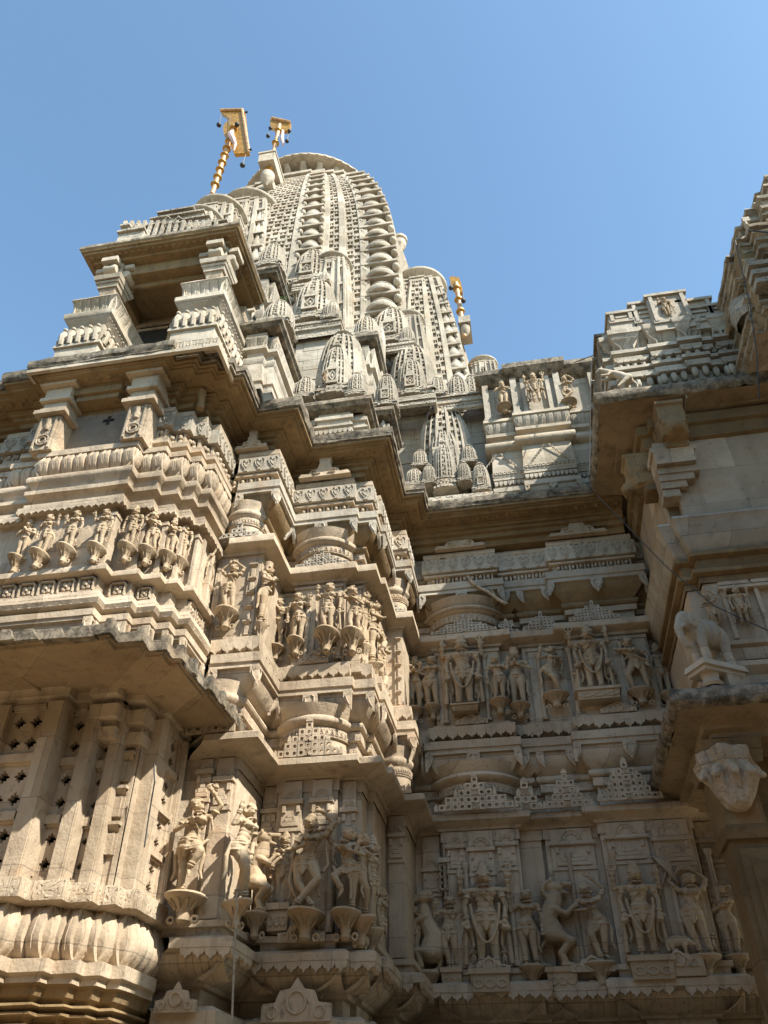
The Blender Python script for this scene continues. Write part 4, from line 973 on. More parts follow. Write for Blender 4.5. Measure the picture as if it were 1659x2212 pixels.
# canopy brackets
mb = MB()
for (x, y, s) in ((-4.25, 7.38, 1.0), (-4.02, 7.55, .9)):
    for (d, z0, z1, w) in ((.14, 5.00, 5.12, .13), (.08, 5.12, 5.2, .09), (.22, 5.2, 5.34, .15), (.12, 5.34, 5.42, .11), (.3, 5.42, 5.58, .16)):
        mb.box(x-w*s, x+w*s, y-d*s, y+.2, z0, z1, None, -.01)
mb.build('canopy_bracket', 'tan', bL)
for u, v in ((10, 1384), (60, 1383), (120, 1380), (180, 1377)):
    c = at(u, v-2, 6.02); mb = MB(); mb.plate([(-.13, -.02), (.13, -.02), (.08, .03), (.04, .10), (-.04, .10), (-.08, .03)][::-1], -.08, .03, fr(c, (1, 0, 0))); mb.build('canopy_stud', 'lichen', bL)
for c in ((-3.72, 6.05, 5.58), (-3.48, 6.25, 5.58), (-3.32, 6.45, 5.58), (-3.24, 6.66, 5.58), (-3.22, 6.95, 5.58), (-3.18, 7.35, 5.58), (-3.17, 7.7, 5.58), (-3.17, 8.05, 5.58)):
    mb = MB(); mb.box(c[0]-.07, c[0]+.025, c[1]-.03, c[1]+.07, c[2]-.09, c[2]+.08, None, .012); mb.build('canopy_stud', 'lichen', bL)

# ---- loggia above: carved stepped piers, posts with capitals, plaster wall with cross openings
for (i0, i1) in ((13, 22), (2, 12)):
    A = lambda f, *a, **k: (lambda mb: f(mb, W, i0, i1, *a, **k))
    zz = lambda nm, prof, mat='tan', deco=(): tier(bL, nm, W, i0+(i0 == 13), i1, prof, mat, deco)
    i0b = i0+(i0 == 13)
    i0s = i0; i0 = i0b
    zz('pier_cornice', [(-.12, 9.98), (.0, 9.97), (.04, 9.94), (.04, 9.85), (-.02, 9.84)], 'tan')
    zz('pier_heart_frieze', [(-.02, 9.84), (.05, 9.83), (.05, 9.56), (-.03, 9.55)], 'grey', [A(hearts, .06, 9.56, 9.83, .2)])
    zz('pier_head_frieze', [(-.03, 9.55), (.0, 9.53), (-.08, 9.5), (-.08, 9.35), (.02, 9.34)], 'tan', [A(heads, -.04, 9.34)])
    zz('pier_ledge', [(.02, 9.34), (.05, 9.33), (.05, 9.24), (-.02, 9.22), (-.04, 9.12)], 'tan')
wall = MB()
y0 = 7.30
F = fr((0, y0, 0), (1, 0, 0))
xl, xr = -6.05, -4.60
# plaster panel split round two cross-shaped openings
holes = [(at(240, 917, y0).x, at(240, 917, y0).z), (at(243, 893, y0).x+.02, at(240, 893, y0).z+.02)]
def cross(cx, cz, q): return [(cx-q*.32, cz-q), (cx+q*.32, cz-q), (cx+q*.32, cz-q*.32), (cx+q, cz-q*.32), (cx+q, cz+q*.32), (cx+q*.32, cz+q*.32), (cx+q*.32, cz+q), (cx-q*.32, cz+q), (cx-q*.32, cz+q*.32), (cx-q, cz+q*.32), (cx-q, cz-q*.32), (cx-q*.32, cz-q*.32)]
xs = sorted({xl, xr}|{holes[0][0]+d for d in (-.09, -.03, .03, .09)}); zsp = sorted({9.1, 10.4}|{h[1]+d for h, qq in ((holes[0], 1), (holes[1], .8)) for d in (-.09*qq, -.03, .03, .09*qq)})
hx = holes[0][0]
for i in range(len(xs)-1):
    for j in range(len(zsp)-1):
        cx, cz = (xs[i]+xs[i+1])/2, (zsp[j]+zsp[j+1])/2
        inn = any((abs(cx-hx) < .03 and abs(cz-h[1]) < .09*q) or (abs(cx-hx) < .09 and abs(cz-h[1]) < .03) for h, q in ((holes[0], 1), (holes[1], .8)))
        if not inn: wall.add([(xs[i], y0-.08, zsp[j]), (xs[i+1], y0-.08, zsp[j]), (xs[i+1], y0-.08, zsp[j+1]), (xs[i], y0-.08, zsp[j+1])], [(0, 1, 2, 3)])
        else:
            for (x, xx) in ((i, xs[i]), (i+1, xs[i+1])): wall.add([(xx, y0-.08, zsp[j]), (xx, y0+.1, zsp[j]), (xx, y0+.1, zsp[j+1]), (xx, y0-.08, zsp[j+1])], [(0, 1, 2, 3)])
wall.build('plaster_infill', 'dado', bL, 0)
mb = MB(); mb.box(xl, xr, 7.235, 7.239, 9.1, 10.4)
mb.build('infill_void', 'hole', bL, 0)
def post(root, x, y, s=1.15):
    for nm, mt, bx in (('post_shaft', 'carved', [(.14, 9.1, 9.75)]), ('post_capital', 'tan', [(.21, 9.75, 9.82), (.17, 9.82, 9.9), (.15, 9.9, 10.02), (.2, 10.02, 10.08), (.17, 10.08, 10.3), (.24, 10.3, 10.45)])):
        mb = MB()
        for (w, z0, z1) in bx: mb.box(x-w*s, x+w*s, y-w*s*1.1, y+.25, z0, z1, None, 0)
        if nm == 'post_shaft':
            q = y-.168*s
            mb.lathe([(.0, 9.46), (.04, 9.47), (.055, 9.53), (.04, 9.6), (.06, 9.66), (0, 9.68)], 12, Matrix.Translation((x, q+.02, 0)))
            ring(mb, (x, q, 9.27), (0, 1, 0), .09, .014, 14); ring(mb, (x, q, 9.27), (0, 1, 0), .05, .012, 12)
            for k in (-1, 1): mb.box(x+k*.115-.012, x+k*.115+.012, q-.012, q+.02, 9.12, 9.7)
        mb.build(nm, mt, root)
post(bL, -5.98, 7.10); post(bL, -4.66, 7.10)
mb = MB()
mb.tube([(-3.98, 7.35, 9.98), (-3.98, 7.35, 10.1), (-3.98, 7.3, 10.3)], [.06, .05, .075], 8); mb.build('short_column', 'brown', bL)
mb = MB()
mb.box(-5.8, -5.05, 6.95, 7.2, 10.18, 10.3); mb.box(-5.75, -5.1, 7.0, 7.22, 10.08, 10.18); mb.build('loggia_beam', 'brown', bL)

# ---------------------------------------------------------------- pavilion standing on the left roof
pv = thing('roof_pavilion', 'open stone pavilion with a flat slab roof on top of the balcony bay', 'pavilion', (-5, 7, 10.7))
def bx(x0, x1, y0, y1, prof): 
    mb = MB(); pl = [(x0, y1), (x0, y0), (x1, y0), (x1, y1)]; sweep(mb, pl, 0, 3, prof); return mb
Z = lambda v, y=6.85, u=440: at(u, v, y).z
zr = 13.62
px0, px1, py0, py1 = -6.40, -3.58, 6.62, 8.15
mb = bx(px0, px1, py0, py1, [(-1.2, zr+.1), (-.03, zr+.06), (0, zr), (0, zr-.06)]); mb.box(px0+.05, px1-.05, py0+.05, py1, zr-.02, zr+.04); mb.build('roof_edge', 'lichen', pv)
mb = bx(px0, px1, py0, py1, [(0, zr-.06), (-.02, zr-.09), (-.03, zr-.12), (-.06, zr-.13), (-.07, zr-.17), (-.2, zr-.19), (-.22, zr-.24), (-.45, zr-.26), (-1.2, zr-.27)])
for c, t, w in along([(px0, py1), (px0, py0), (px1, py0), (px1, py1)], 0, 3, -.14, .12): mb.ball((c.x, c.y, zr-.18), (.035, .035, .03), 6, 4)
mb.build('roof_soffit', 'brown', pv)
mb = MB()
for (x0, x1, y0, y1, z0, z1) in ((-5.95, -4.25, 6.98, 7.16, zr-.50, zr-.25), (-5.9, -4.3, 7.16, 7.2, zr-.62, zr-.5), (-6.0, -5.82, 7.1, 8.1, zr-.5, zr-.25), (-4.25, -4.08, 7.1, 8.1, zr-.5, zr-.25)): mb.box(x0, x1, y0, y1, z0, z1)
mb.box(-5.8, -4.25, 7.2, 8.1, zr-.30, zr-.28); mb.build('ceiling_beam', 'brown', pv)
mb = MB(); mb.box(-6.2, -3.9, 8.05, 8.3, 10.7, zr-.3); 
a = at(335, 715, 8.04); mb.build('rear_wall', 'tan', pv)
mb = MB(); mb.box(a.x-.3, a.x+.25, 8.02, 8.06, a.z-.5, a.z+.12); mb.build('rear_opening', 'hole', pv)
mb = MB(); mb.box(a.x-.36, a.x+.31, 7.98, 8.05, a.z+.12, a.z+.2); mb.box(a.x-.3, a.x+.25, 8.0, 8.05, a.z+.0, a.z+.05); mb.build('lintel', 'tan', pv)
def pav_side(xc, mir):
    y = 7.0; s = 1
    # parapet seat wall running back, with the column standing on it
    x0, x1 = xc-.33, xc+.33
    q = [Z(v) for v in (772, 748, 738, 715, 710, 672, 668, 655, 647, 618, 613)]
    z772, z748, z738, z715, z710, z672, z668, z655, z647, z618, z613 = q
    mb = bx(x0-.02, x1+.0, 6.80, 8.1, [(0, z738), (.0, z715), (.04, z715), (.04, z710), (-.05, z710)][::-1]); mb.build('figure_plinth', 'white', pv)
    mb = MB()
    for c, t, w in along([(x0-.02, 8.1), (x0-.02, 6.80), (x1, 6.80), (x1, 8.1)], 0, 3, .0, .14):
        F = fr((c.x, c.y, z710), (t.x, t.y, 0)); h = (z668-z710)*.8
        mb.tube([(0, .02, 0), (0, .05, h*.5), (0, .03, h*.75)], [.045, .05, .03], 7, F); mb.ball((0, .04, h*.88), .035, 7, 5, F)
        for k in (-1, 1): mb.tube([(k*.04, .03, h*.65), (k*.06, .05, h*.4), (k*.02, .06, h*.3)], .014, 5, F)
    mb.box(x0+.02, x1-.04, 6.84, 8.1, z710-.01, z668); mb.build('figure_frieze', 'white', pv)
    mb = bx(x0-.07, x1+.07, 6.74, 8.12, [(-.1, z647), (.0, z647), (.0, z655), (-.02, z655-.02), (-.1, z668)]); 
    for c, t, w in along([(x0-.07, 8.12), (x0-.07, 6.74), (x1+.07, 6.74), (x1+.07, 8.12)], 0, 3, -.05, .07): mb.ball((c.x, c.y, z655-.04), (.02, .02, .03), 6, 4)
    mb.build('cornice_slab', 'white', pv)
    pf = [(.02, z613), (.04, z618+.02), (.02, z618), (-.05, z618-.1), (-.06, z647)]
    mb = bx(x0-.02, x1+.02, 6.80, 8.1, pf); petals(mb, [(x0-.02, 8.1), (x0-.02, 6.80), (x1+.02, 6.80), (x1+.02, 8.1)], 0, 3, pf[2:], .16, .02); mb.box(x0, x1, 6.82, 8.1, z613-.04, z613-.005); mb.build('lotus_seatback', 'white', pv)
    # column
    zc = [Z(v) for v in (613, 596, 579, 574, 560, 556, 538, 535, 519, 514)]
    mb = MB(); cx, cy = xc+.05, 7.05
    zt = zr-.22
    hs = zt-z613
    for (w, f0, f1, tp) in ((.13, 0, .12, 0), (.10, .12, .2, 0), (.115, .2, .36, -.03)): mb.box(cx-w, cx+w, cy-w, cy+w, z613+hs*f0, z613+hs*f1, None, tp)
    mb.build('column_shaft', 'carved', pv)
    mb = MB()
    for (w, f0, f1) in ((.17, .36, .44), (.20, .44, .48), (.15, .48, .5)): mb.box(cx-w, cx+w, cy-w, cy+w, z613+hs*f0, z613+hs*f1, None, -.012)
    mb.box(cx-.22, cx+.22, cy-.24, cy+.24, z613+hs*.5, z613+hs*.58, None, -.02)
    for d in ((0, -1), (1, 0), (-1, 0), (0, 1)):
        ex, ey = cx+d[0]*.20, cy+d[1]*.20
        mb.box(min(cx, ex)-.11*abs(d[1]), max(cx, ex)+.11*abs(d[1]), min(cy, ey)-.11*abs(d[0]), max(cy, ey)+.11*abs(d[0]), z613+hs*.58, z613+hs*.70)
        pt = (ex, ey, z613+hs*.74); 
        T = Matrix.Translation(pt) @ Matrix.Rotation(PI/2, 4, 'X' if d[0] else 'Y')
        mb.lathe([(0, -.115), (.085, -.11), (.095, -.08), (.085, 0), (.095, .08), (.085, .11), (0, .115)], 12, T)
        mb.box(ex-.14 if d[0] == 0 else min(ex, ex+d[0]*.12)-.02, ex+.14 if d[0] == 0 else max(ex, ex+d[0]*.12)+.02, min(ey, ey+d[1]*.12)-.02 if d[0] == 0 else ey-.14, max(ey, ey+d[1]*.12)+.02 if d[0] == 0 else ey+.14, z613+hs*.84, z613+hs*.93)
    mb.box(cx-.15, cx+.15, cy-.15, cy+.15, z613+hs*.58, z613+hs*.99)
    mb.build('bracket_capital', 'white', pv)
pav_side(-5.88, 1); pav_side(-4.05, -1)
zA = 10.7
mb = bx(-6.35, -3.55, 6.66, 8.2, [(.0, Z(738, 6.7)), (.0, Z(755, 6.7)), (.05, Z(756, 6.7)), (.05, Z(762, 6.7)), (.0, Z(763, 6.7)), (.02, 10.62)])
for c, t, w in along([(-6.35, 8.2), (-6.35, 6.66), (-3.55, 6.66), (-3.55, 8.2)], 0, 3, .003, .1):
    F = fr((c.x, c.y, (Z(738, 6.7)+Z(755, 6.7))/2), (t.x, t.y, 0)); q = .035; hq = (Z(738, 6.7)-Z(755, 6.7))*.4
    mb.add([(-q, 0, 0), (0, 0, -hq), (q, 0, 0), (0, 0, hq), (0, .02, 0)], [(0, 1, 4), (1, 2, 4), (2, 3, 4), (3, 0, 4)], F); mb.box(w*.5-.008, w*.5+.008, -.005, .02, -hq, hq, F)
mb.box(-6.3, -3.6, 6.7, 8.1, Z(738, 6.7)-.05, Z(738, 6.7)-.01); mb.build('lattice_kerb', 'white', pv)
# stepped crest on the roof
mb = MB()
for (u0, u1, v0, v1, y) in ((312, 452, 470, 500, 6.9), (330, 440, 459, 470, 6.92), (345, 418, 452, 459, 6.95), (255, 312, 497, 512, 6.75), (452, 490, 480, 500, 6.9), (262, 280, 490, 497, 6.77)):
    p = at(u0, v1, y); q = at(u1, v0, y); mb.box(p.x, q.x, y, y+.5, min(p.z, zr+.08) if v1 > 495 else p.z-.2, q.z)
    mb.box(p.x-.02, q.x+.02, y-.05, y+.5, q.z, q.z+.04)
for u in range(268, 470, 14):
    p = at(u, 492, 6.88); mb.box(p.x, p.x+.05, 6.82, 6.95, zr+.08, p.z+.14)
for u, v, r_ in ((362, 480, .1), (385, 480, .1), (283, 505, .07)):
    p = at(u, v, 6.86)
    mb.tube([(p.x-r_, 6.85, p.z), (p.x, 6.83, p.z+r_*1.3), (p.x+r_, 6.85, p.z), (p.x, 6.83, p.z-r_*1.3), (p.x-r_, 6.85, p.z)], .018, 5)
mb.build('stepped_crest', 'greycarved', pv)

# ---------------------------------------------------------------- corner turrets and miniature spires on the roof
def turret(root_name, label, x0, x1, y0, y1, zs, zb, slab=True, style=0, mat='grey'):
    t = thing(root_name, label, 'roof turret', ((x0+x1)/2, (y0+y1)/2, zb))
    if slab:
        mb = bx(x0, x1, y0, y1, [(-.25, zs+.05), (-.02, zs+.03), (0, zs), (0, zs-.07), (-.03, zs-.09), (-.05, zs-.14), (-.12, zs-.17), (-.2, zs-.18)]); mb.box(x0+.03, x1-.03, y0+.03, y1, zs-.03, zs+.02); mb.build('top_slab', 'lichen', t)
    h = zs-.16-zb; o = .14 if slab else 0
    pl = [(x0+o, y1), (x0+o, y0+o+.08), (x0+o+(x1-x0)*.12, y0+o+.08), (x0+o+(x1-x0)*.12, y0+o), (x1-o-(x1-x0)*.18, y0+o), (x1-o-(x1-x0)*.18, y0+o+.1), (x1-o, y0+o+.1), (x1-o, y1)]
    def sw(nm, prof, mt, deco=None):
        mb = MB(); sweep(mb, pl, 0, 7, [(a, zb+h*b) for a, b in prof], .004)
        if deco: deco(mb)
        mb.build(nm, mt, t)
    if style == 0:
        p = [(.02, .97), (.03, .9), (-.02, .8), (-.03, .74)]
        sw('lotus_course', p, mat, lambda mb: petals(mb, pl, 0, 7, [(a, zb+h*b) for a, b in p[1:]], .15, .015))
        sw('mouldings', [(-.03, .74), (.05, .73), (.05, .68), (-.02, .66), (-.03, .58), (.02, .56), (.03, .50), (.0, .46)], mat)
        sw('sloping_block', [(.0, .46), (.0, .44), (.05, .16), (.05, .14)], mat)
        sw('toothed_base', [(.05, .14), (.02, .13), (.02, .07), (.06, .06), (.06, 0)], mat, lambda mb: teeth(mb, pl, 0, 7, .02, zb+h*.13, .08, h*.05, .03))
    else:
        sw('mouldings', [(-.02, 1.0), (-.02, .86), (.03, .85), (.03, .76), (-.01, .75), (-.01, .62), (.03, .60), (.04, .54), (.0, .50)], mat)
        sw('scalloped_course', [(.0, .50), (.0, .3), (.05, .29), (.05, .2), (0, .18), (.0, .1), (.04, .09), (.04, 0)], mat, lambda mb: (scallops(mb, pl, 0, 7, .03, zb+h*.46, .08, h*.12, .05), None))
    return t
# carved triangle motifs are part of the sloping blocks
t1 = turret('roof_turret', 'pale roof turret with a dark edged slab carrying a small orange tinted spire', -3.85, -3.02, 7.62, 8.9, 12.25, 10.66)
t2 = turret('roof_turret', 'tall roof turret beside the pavilion corner, dark slab edge below a small ribbed spire', -4.05, -3.5, 8.3, 9.3, 14.85, 12.4)
t3 = turret('roof_turret', 'wide roof turret with scalloped course carrying the largest miniature spire', -3.05, -1.80, 8.98, 10.0, 11.62, 10.66, True, 1)
t5 = turret('roof_turret', 'slender roof turret with fluted course right of the largest miniature spire', -2.42, -1.88, 10.0, 11.2, 14.6, 12.3)
t4 = turret('roof_turret', 'small roof turret at the eave corner right of the wide turret', -1.92, -1.52, 9.6, 10.6, 11.95, 10.66)
def spired(root, *a, **k): return mini(*a, parent=root, **k)
spired(t1, 589, 650, 692, 7.8, 30, var=1); spired(t2, 575, 527, 570, 8.45, 27, var=1)
spired(t3, 722, 709, 846, 9.35, 52); spired(t3, 715, 738, 846, 9.2, 33, var=0); spired(t3, 650, 812, 856, 9.15, 24, var=1); spired(t3, 765, 800, 850, 9.15, 20, var=1)
spired(t4, 831, 804, 872, 9.85, 23, var=0); spired(t5, 786, 683, 722, 10.15, 26, var=1)
# wall behind and lower tiers of the tower
tw = thing('main_spire', 'great curved temple spire of pale stone rising at the centre, pierced with rows of lattice', 'temple spire', (-5.3, 15, 10.7))
def blockwall(name, x0, x1, y, z0, z1, mat='grey', root=tw, rows=.32, cols=.75, back=None):
    mb = MB(); r_ = random.Random(int(x0*100)); z = z0; k = 0
    while z < z1-.01:
        h = min(rows, z1-z); x = x0-(k % 2)*cols*.5
        while x < x1:
            w = cols*r_.uniform(.7, 1.3); a, b = max(x, x0)+.003, min(x+w, x1)-.003
            if b-a > .02:
                d = r_.uniform(-.008, .008); mb.box(a, b, y+d, y+.1, z+.003, z+h-.003, None, .004)
            x += w
        z += h; k += 1
    mb.box(x0, x1, y+.03, y+.4, z0, z1); mb.build(name, mat, root)
blockwall('block_wall', -2.0, 2.4, 11.75, 10.6, 14.3); blockwall('block_wall', -3.9, -1.95, 10.86, 10.6, 15.95); blockwall('block_wall', -3.9, -2.2, 11.2, 14.9, 16.5)
mb = MB(); mb.box(-8.2, -2.1, 11.9, 18, 10.6, 16.0); mb.box(-2.2, -.4, 12.4, 18, 10.6, 15.2); mb.build('tower_core', 'grey', tw)
for (u, vt, vb, y, hw, var) in ((666, 603, 685, 10.8, 44, 0), (659, 542, 604, 11.3, 37, 0), (710, 650, 684, 10.7, 18, 1), (695, 588, 606, 11.1, 14, 1), (839, 664, 735, 11.5, 42, 0), (878, 706, 735, 11.4, 16, 1), (886, 738, 848, 11.2, 50, 0), (886, 768, 848, 11.05, 30, 0), (943, 812, 850, 11.3, 22, 1), (988, 806, 857, 11.5, 25, 1), (1021, 804, 857, 11.7, 23, 1), (767, 790, 822, 10.2, 14, 1)):
    mini(u, vt, vb, y, hw, tw, var)
for (u0, u1, v0, v1, y, dpt) in ((632, 738, 685, 735, 10.75, .5), (630, 705, 604, 625, 11.15, .4), (800, 895, 735, 752, 11.4, .6), (832, 940, 848, 872, 11.0, .8), (925, 1045, 855, 862, 11.35, .4)):
    p = at(u0, v1, y); q = at(u1, v0, y)
    mb = bx(p.x, q.x, y, y+dpt, [(-.1, q.z+.01), (0, q.z), (0, q.z-.07), (-.04, q.z-.09), (-.04, q.z-.2), (.0, q.z-.21), (.0, q.z-.27), (-.05, q.z-.3), (-.05, p.z+.06), (0, p.z+.05), (0, p.z)])
    teeth(mb, [(p.x, y+dpt), (p.x, y), (q.x, y), (q.x, y+dpt)], 0, 3, -.03, q.z-.1, .07, .07, .03); mb.build('spire_plinth', 'greycarved', tw)
# spire group standing on the eave above the recessed wall
js = thing('attached_spire', 'large pale miniature spire in front of the block wall, smaller ones clustered at its foot', 'miniature spire', (-.8, 11.3, 10.7))
for (u, vt, vb, y, hw, var) in ((962, 858, 1040, 11.15, 62, 2), (962, 912, 1048, 11.05, 40, 0), (961, 938, 1050, 10.95, 24, 1), (906, 968, 1004, 11.1, 17, 1), (1013, 957, 996, 11.1, 17, 1), (893, 1008, 1046, 10.95, 20, 1), (926, 998, 1042, 10.9, 15, 1), (1003, 992, 1036, 10.9, 14, 1), (1040, 994, 1056, 10.95, 19, 0)):
    mini(u, vt, vb, y, hw, js, var)
p = at(880, 1068, 10.9); q = at(1062, 1040, 10.9)
mb = MB(); mb.box(p.x, q.x, 10.92, 11.8, 10.62, 10.85); mb.box(at(925, 1050, 10.9).x, at(1010, 1050, 10.9).x, 10.85, 10.95, 10.62, 10.80); mb.build('spire_plinth', 'greycarved', js)

# ---------------------------------------------------------------- the great spire
def disc_strip(root, cx, cy, hw, z0, h, t0, t1, levels, side, top=.45, p=2.3, xo=.8, wd=.19, name='disc_strip', yo=None):
    """corner strip of stacked half discs between thin slabs, following the curve"""
    mb = MB()
    ts = [t0+(t1-t0)*(i/levels)**.92 for i in range(levels+1)]
    for i in range(levels):
        ta, tb = ts[i], ts[i+1]; tm = (ta+tb)/2; s = curve_scale(tm, top, p)*hw; H = (tb-ta)*h; z = z0+h*ta
        x = cx+side*xo*s; y = cy-(yo or xo)*s; w = wd*s
        T = Matrix.Translation((x, y+.02, z))
        mb.lathe([(0, -H*.02), (w*.98, -H*.02), (w*1.0, 0), (w*1.04, H*.1), (w*1.0, H*.24), (w*.84, H*.38), (w*.6, H*.47), (w*.46, H*.52), (w*.5, H*.66), (w*.42, H*.84)], 18, T)
        mb.lathe([(w*.88, H*.40), (w*.86, H*.44), (w*.80, H*.48)], 18, T)
        mb.box(x-w*1.15, x+w*1.15, y-w*.62, y+w, z+H*.84, z+H*.96)
        for k in (-1, 1): mb.ball((x+k*w*1.0, y-w*.35, z+H*.62), (w*.26, w*.3, H*.16), 8, 6); mb.box(x+k*w*1.05-w*.1, x+k*w*1.05+w*.1, y-w*.2, y+w, z+H*.45, z+H*.8)
        if i == levels-1: pass
    mb.build(name, 'grey', root)
def ribline(root, cx, cy, hw, z0, h, xo, yo, w, top=.45, p=2.3, name='corner_rib', rows=16, dep=.08, mat='grey'):
    mb = MB(); vs = []
    for r in range(rows+1):
        t = r/rows; s = curve_scale(t, top, p)*hw; z = z0+h*t; x = cx+xo*s; y = cy-yo*s
        vs += [(x-w/2, y+.05, z), (x-w/2, y-dep, z), (x+w/2, y-dep, z), (x+w/2, y+.05, z)]
    fs = []
    for r in range(rows):
        for k in range(3): a = r*4+k; fs.append((a, a+1, a+5, a+4))
    mb.add(vs, fs); mb.build(name, mat, root)
CX, CY, HW, Z0, HH, TOP, PP = -5.6, 15.9, 4.3, 15.6, 12.7, .57, 3.0
GS = [(.26, 1.0), (.44, .975), (.56, .945), (.70, .915), (.72, .88), (.87, .86)]
mb = MB()
spire_body(mb, CX, CY, HW, Z0, HH, 46, GS, TOP, PP, colw=.27, hole=.3, dep=.045, faces=(0, 1, 3), skip_corner=lambda x0, y0, x1, y1: min(abs(x0), abs(x1)) > .695 and min(abs(y0), abs(y1)) > .695 or (abs(x1-x0)+abs(y1-y0)) < .07)
mb.build('lattice_face', 'grey', tw)
disc_strip(tw, CX, CY, HW, Z0, HH, .0, .95, 17, 1, TOP, PP, .795, .10, yo=.86)
disc_strip(tw, CX, CY, HW, Z0, HH, .0, .95, 17, -1, TOP, PP, .795, .10, yo=.86)
disc_strip(tw, CX, CY, HW, Z0, HH, .0, .93, 17, 1, TOP, PP, .35, .075, yo=.97)
for xo, yo, w in ((.895, .85, .24), (.705, .895, .22), (.565, .93, .12), (.45, .955, .16), (.25, .99, .2)): ribline(tw, CX, CY, HW, Z0, HH, xo, yo, w, TOP, PP)
mb = MB()      # rib on the right return
ribline(tw, CX, CY, HW, Z0, HH, .90, .6, .3, TOP, PP)
# neck and broad ring under the missing finial
zt = Z0+HH; rt = HW*TOP
mb = MB(); T = Matrix.Translation((CX, CY, zt))
sec = section(GS)
for (w, za, zb_) in ((1.02, -.25, -.05), (.96, -.05, .08), (1.04, .08, .22)):
    n = len(sec); vs = [(CX+x*rt*w, CY+y*rt*w, zt+za) for x, y in sec]+[(CX+x*rt*w, CY+y*rt*w, zt+zb_) for x, y in sec]
    mb.add(vs, [(i, (i+1) % n, (i+1) % n+n, i+n) for i in range(n)]+[tuple(range(n-1, -1, -1)), tuple(range(n, 2*n))])
mb.build('stepped_collar', 'grey', tw)
mb = MB(); mb.lathe([(rt*.78, .2), (rt*.8, .9), (rt*.9, 1.0)], 40, T)
for k in range(26):
    a = 2*PI*k/26; c = Vector((math.cos(a), math.sin(a), 0))
    G = T @ Matrix.Rotation(a, 4, 'Z')
    mb.tube([(rt*.76, 0, .25), (rt*.87, 0, .6), (rt*1.04, 0, .92)], [.12, .16, .1], 7, G)
    if k % 2: [mb.ball((rt*.95, 0, .35+q*.2), .09, 7, 5, G) for q in range(3)]
mb.build('bracket_ring', 'grey', tw)
mb = MB(); mb.lathe([(rt*.9, .95), (rt*1.10, .97), (rt*1.13, 1.0), (rt*1.13, 1.09), (rt*1.08, 1.14), (rt*.9, 1.5), (rt*.4, 1.7)], 60, T)
for k in range(60):
    a = 2*PI*k/60; mb.box(rt*1.13-.02, rt*1.13+.012, -.05, .05, 1.015, 1.075, T @ Matrix.Rotation(a, 4, 'Z'))
mb.build('crowning_disc', 'grey', tw)
# half spires leaning against the front
def half_spire(root, cx, cy, hw, z0, h, top=.55, p=2.4, rows=24, strips=(1, -1), lv=10, colw=.24, nm='half_spire_face'):
    mb = MB(); spire_body(mb, cx, cy, hw, z0, h, rows, [(.26, 1.0), (.28, .96), (.56, .93), (.58, .86), (.84, .82)], top, p, colw=colw, hole=.3, dep=.04, skip_corner=lambda x0, y0, x1, y1: min(abs(x0), abs(x1)) > .57 and min(abs(y0), abs(y1)) > .57)
    mb.build(nm, 'grey', root)
    for s in strips: disc_strip(root, cx, cy, hw, z0, h, 0, .93, lv, s, top, p, .71, .14, yo=.84)
    for s in strips: ribline(root, cx, cy, hw, z0, h, s*.86, .83, hw*.08, top, p)
    ribline(root, cx, cy, hw, z0, h, .57, .885, hw*.08, top, p)
    rt = hw*top; T = Matrix.Translation((cx, cy, z0+h)); mb = MB()
    sec = section([(.3, 1.0), (.6, .93), (.84, .84)]); n = len(sec)
    for (w, za, zb_) in ((1.05, -.2*rt, -.05*rt), (.95, -.05*rt, .05*rt), (1.06, .05*rt, .14*rt)):
        vs = [(cx+x*rt*w, cy+y*rt*w, z0+h+za) for x, y in sec]+[(cx+x*rt*w, cy+y*rt*w, z0+h+zb_) for x, y in sec]
        mb.add(vs, [(i, (i+1) % n, (i+1) % n+n, i+n) for i in range(n)]+[tuple(range(n-1, -1, -1)), tuple(range(n, 2*n))])
    mb.lathe([(rt*.7, .1*rt), (rt*.72, .3*rt), (rt*1.15, .5*rt), (rt*1.18, .55*rt), (rt*1.18, .63*rt), (rt*.9, .85*rt), (rt*.3, .95*rt)], 36, T)
    for k in range(20): mb.tube([(rt*.72, 0, .15*rt), (rt*.85, 0, .35*rt), (rt*1.08, 0, .5*rt)], [.06*rt, .09*rt, .05*rt], 6, T @ Matrix.Rotation(2*PI*k/20, 4, 'Z'))
    mb.build('ringed_top', 'grey', root)
# placed from the photo: (right edge, ring top)
def half_at(u_ap, v_ap, u_r, v_r, y, z0, root=tw, top=.55, p=2.4, uc=None, **k):
    a = at(uc or u_ap, v_ap, y); b = at(u_r, v_r, y)
    rr = b.x-a.x; hw = rr/1.18/top
    half_spire(root, a.x, y+rr, hw, z0, a.z-rr*.55-z0, top, p, **k)
half_at(523, 404, 580, 440, 11.6, 13.5, strips=(1, -1), lv=12)
half_at(457, 418, 508, 440, 10.6, 13.0, strips=(1,), lv=10, rows=20)
half_at(423, 441, 459, 470, 9.8, 12.8, strips=(1,), lv=8, rows=18)
half_at(905, 575, 964, 628, 13.1, 13.5, uc=898, top=.47, p=1.7, lv=13, rows=28, strips=(1,))
half_at(1040, 766, 1079, 800, 13.2, 13.0, top=.8, lv=5, rows=10, strips=(1,))
half_at(712, 541, 750, 572, 11.35, 15.0, top=.7, lv=5, rows=12, strips=(1,))
half_at(878, 668, 914, 690, 12.0, 13.0, top=.6, lv=7, rows=14, strips=(1,))
mb = MB()     # small round knob on the right flank of the tower
c = at(863, 534, 14.2); mb.lathe([(0, -.3), (.08, -.3), (.1, -.12), (.2, 0), (.22, .16), (.2, .26), (.26, .3), (.26, .4), (0, .4)], 14, Matrix.Translation(c)); mb.box(c.x-.9, c.x, c.y-.15, c.y+.15, c.z+.1, c.z+.3)
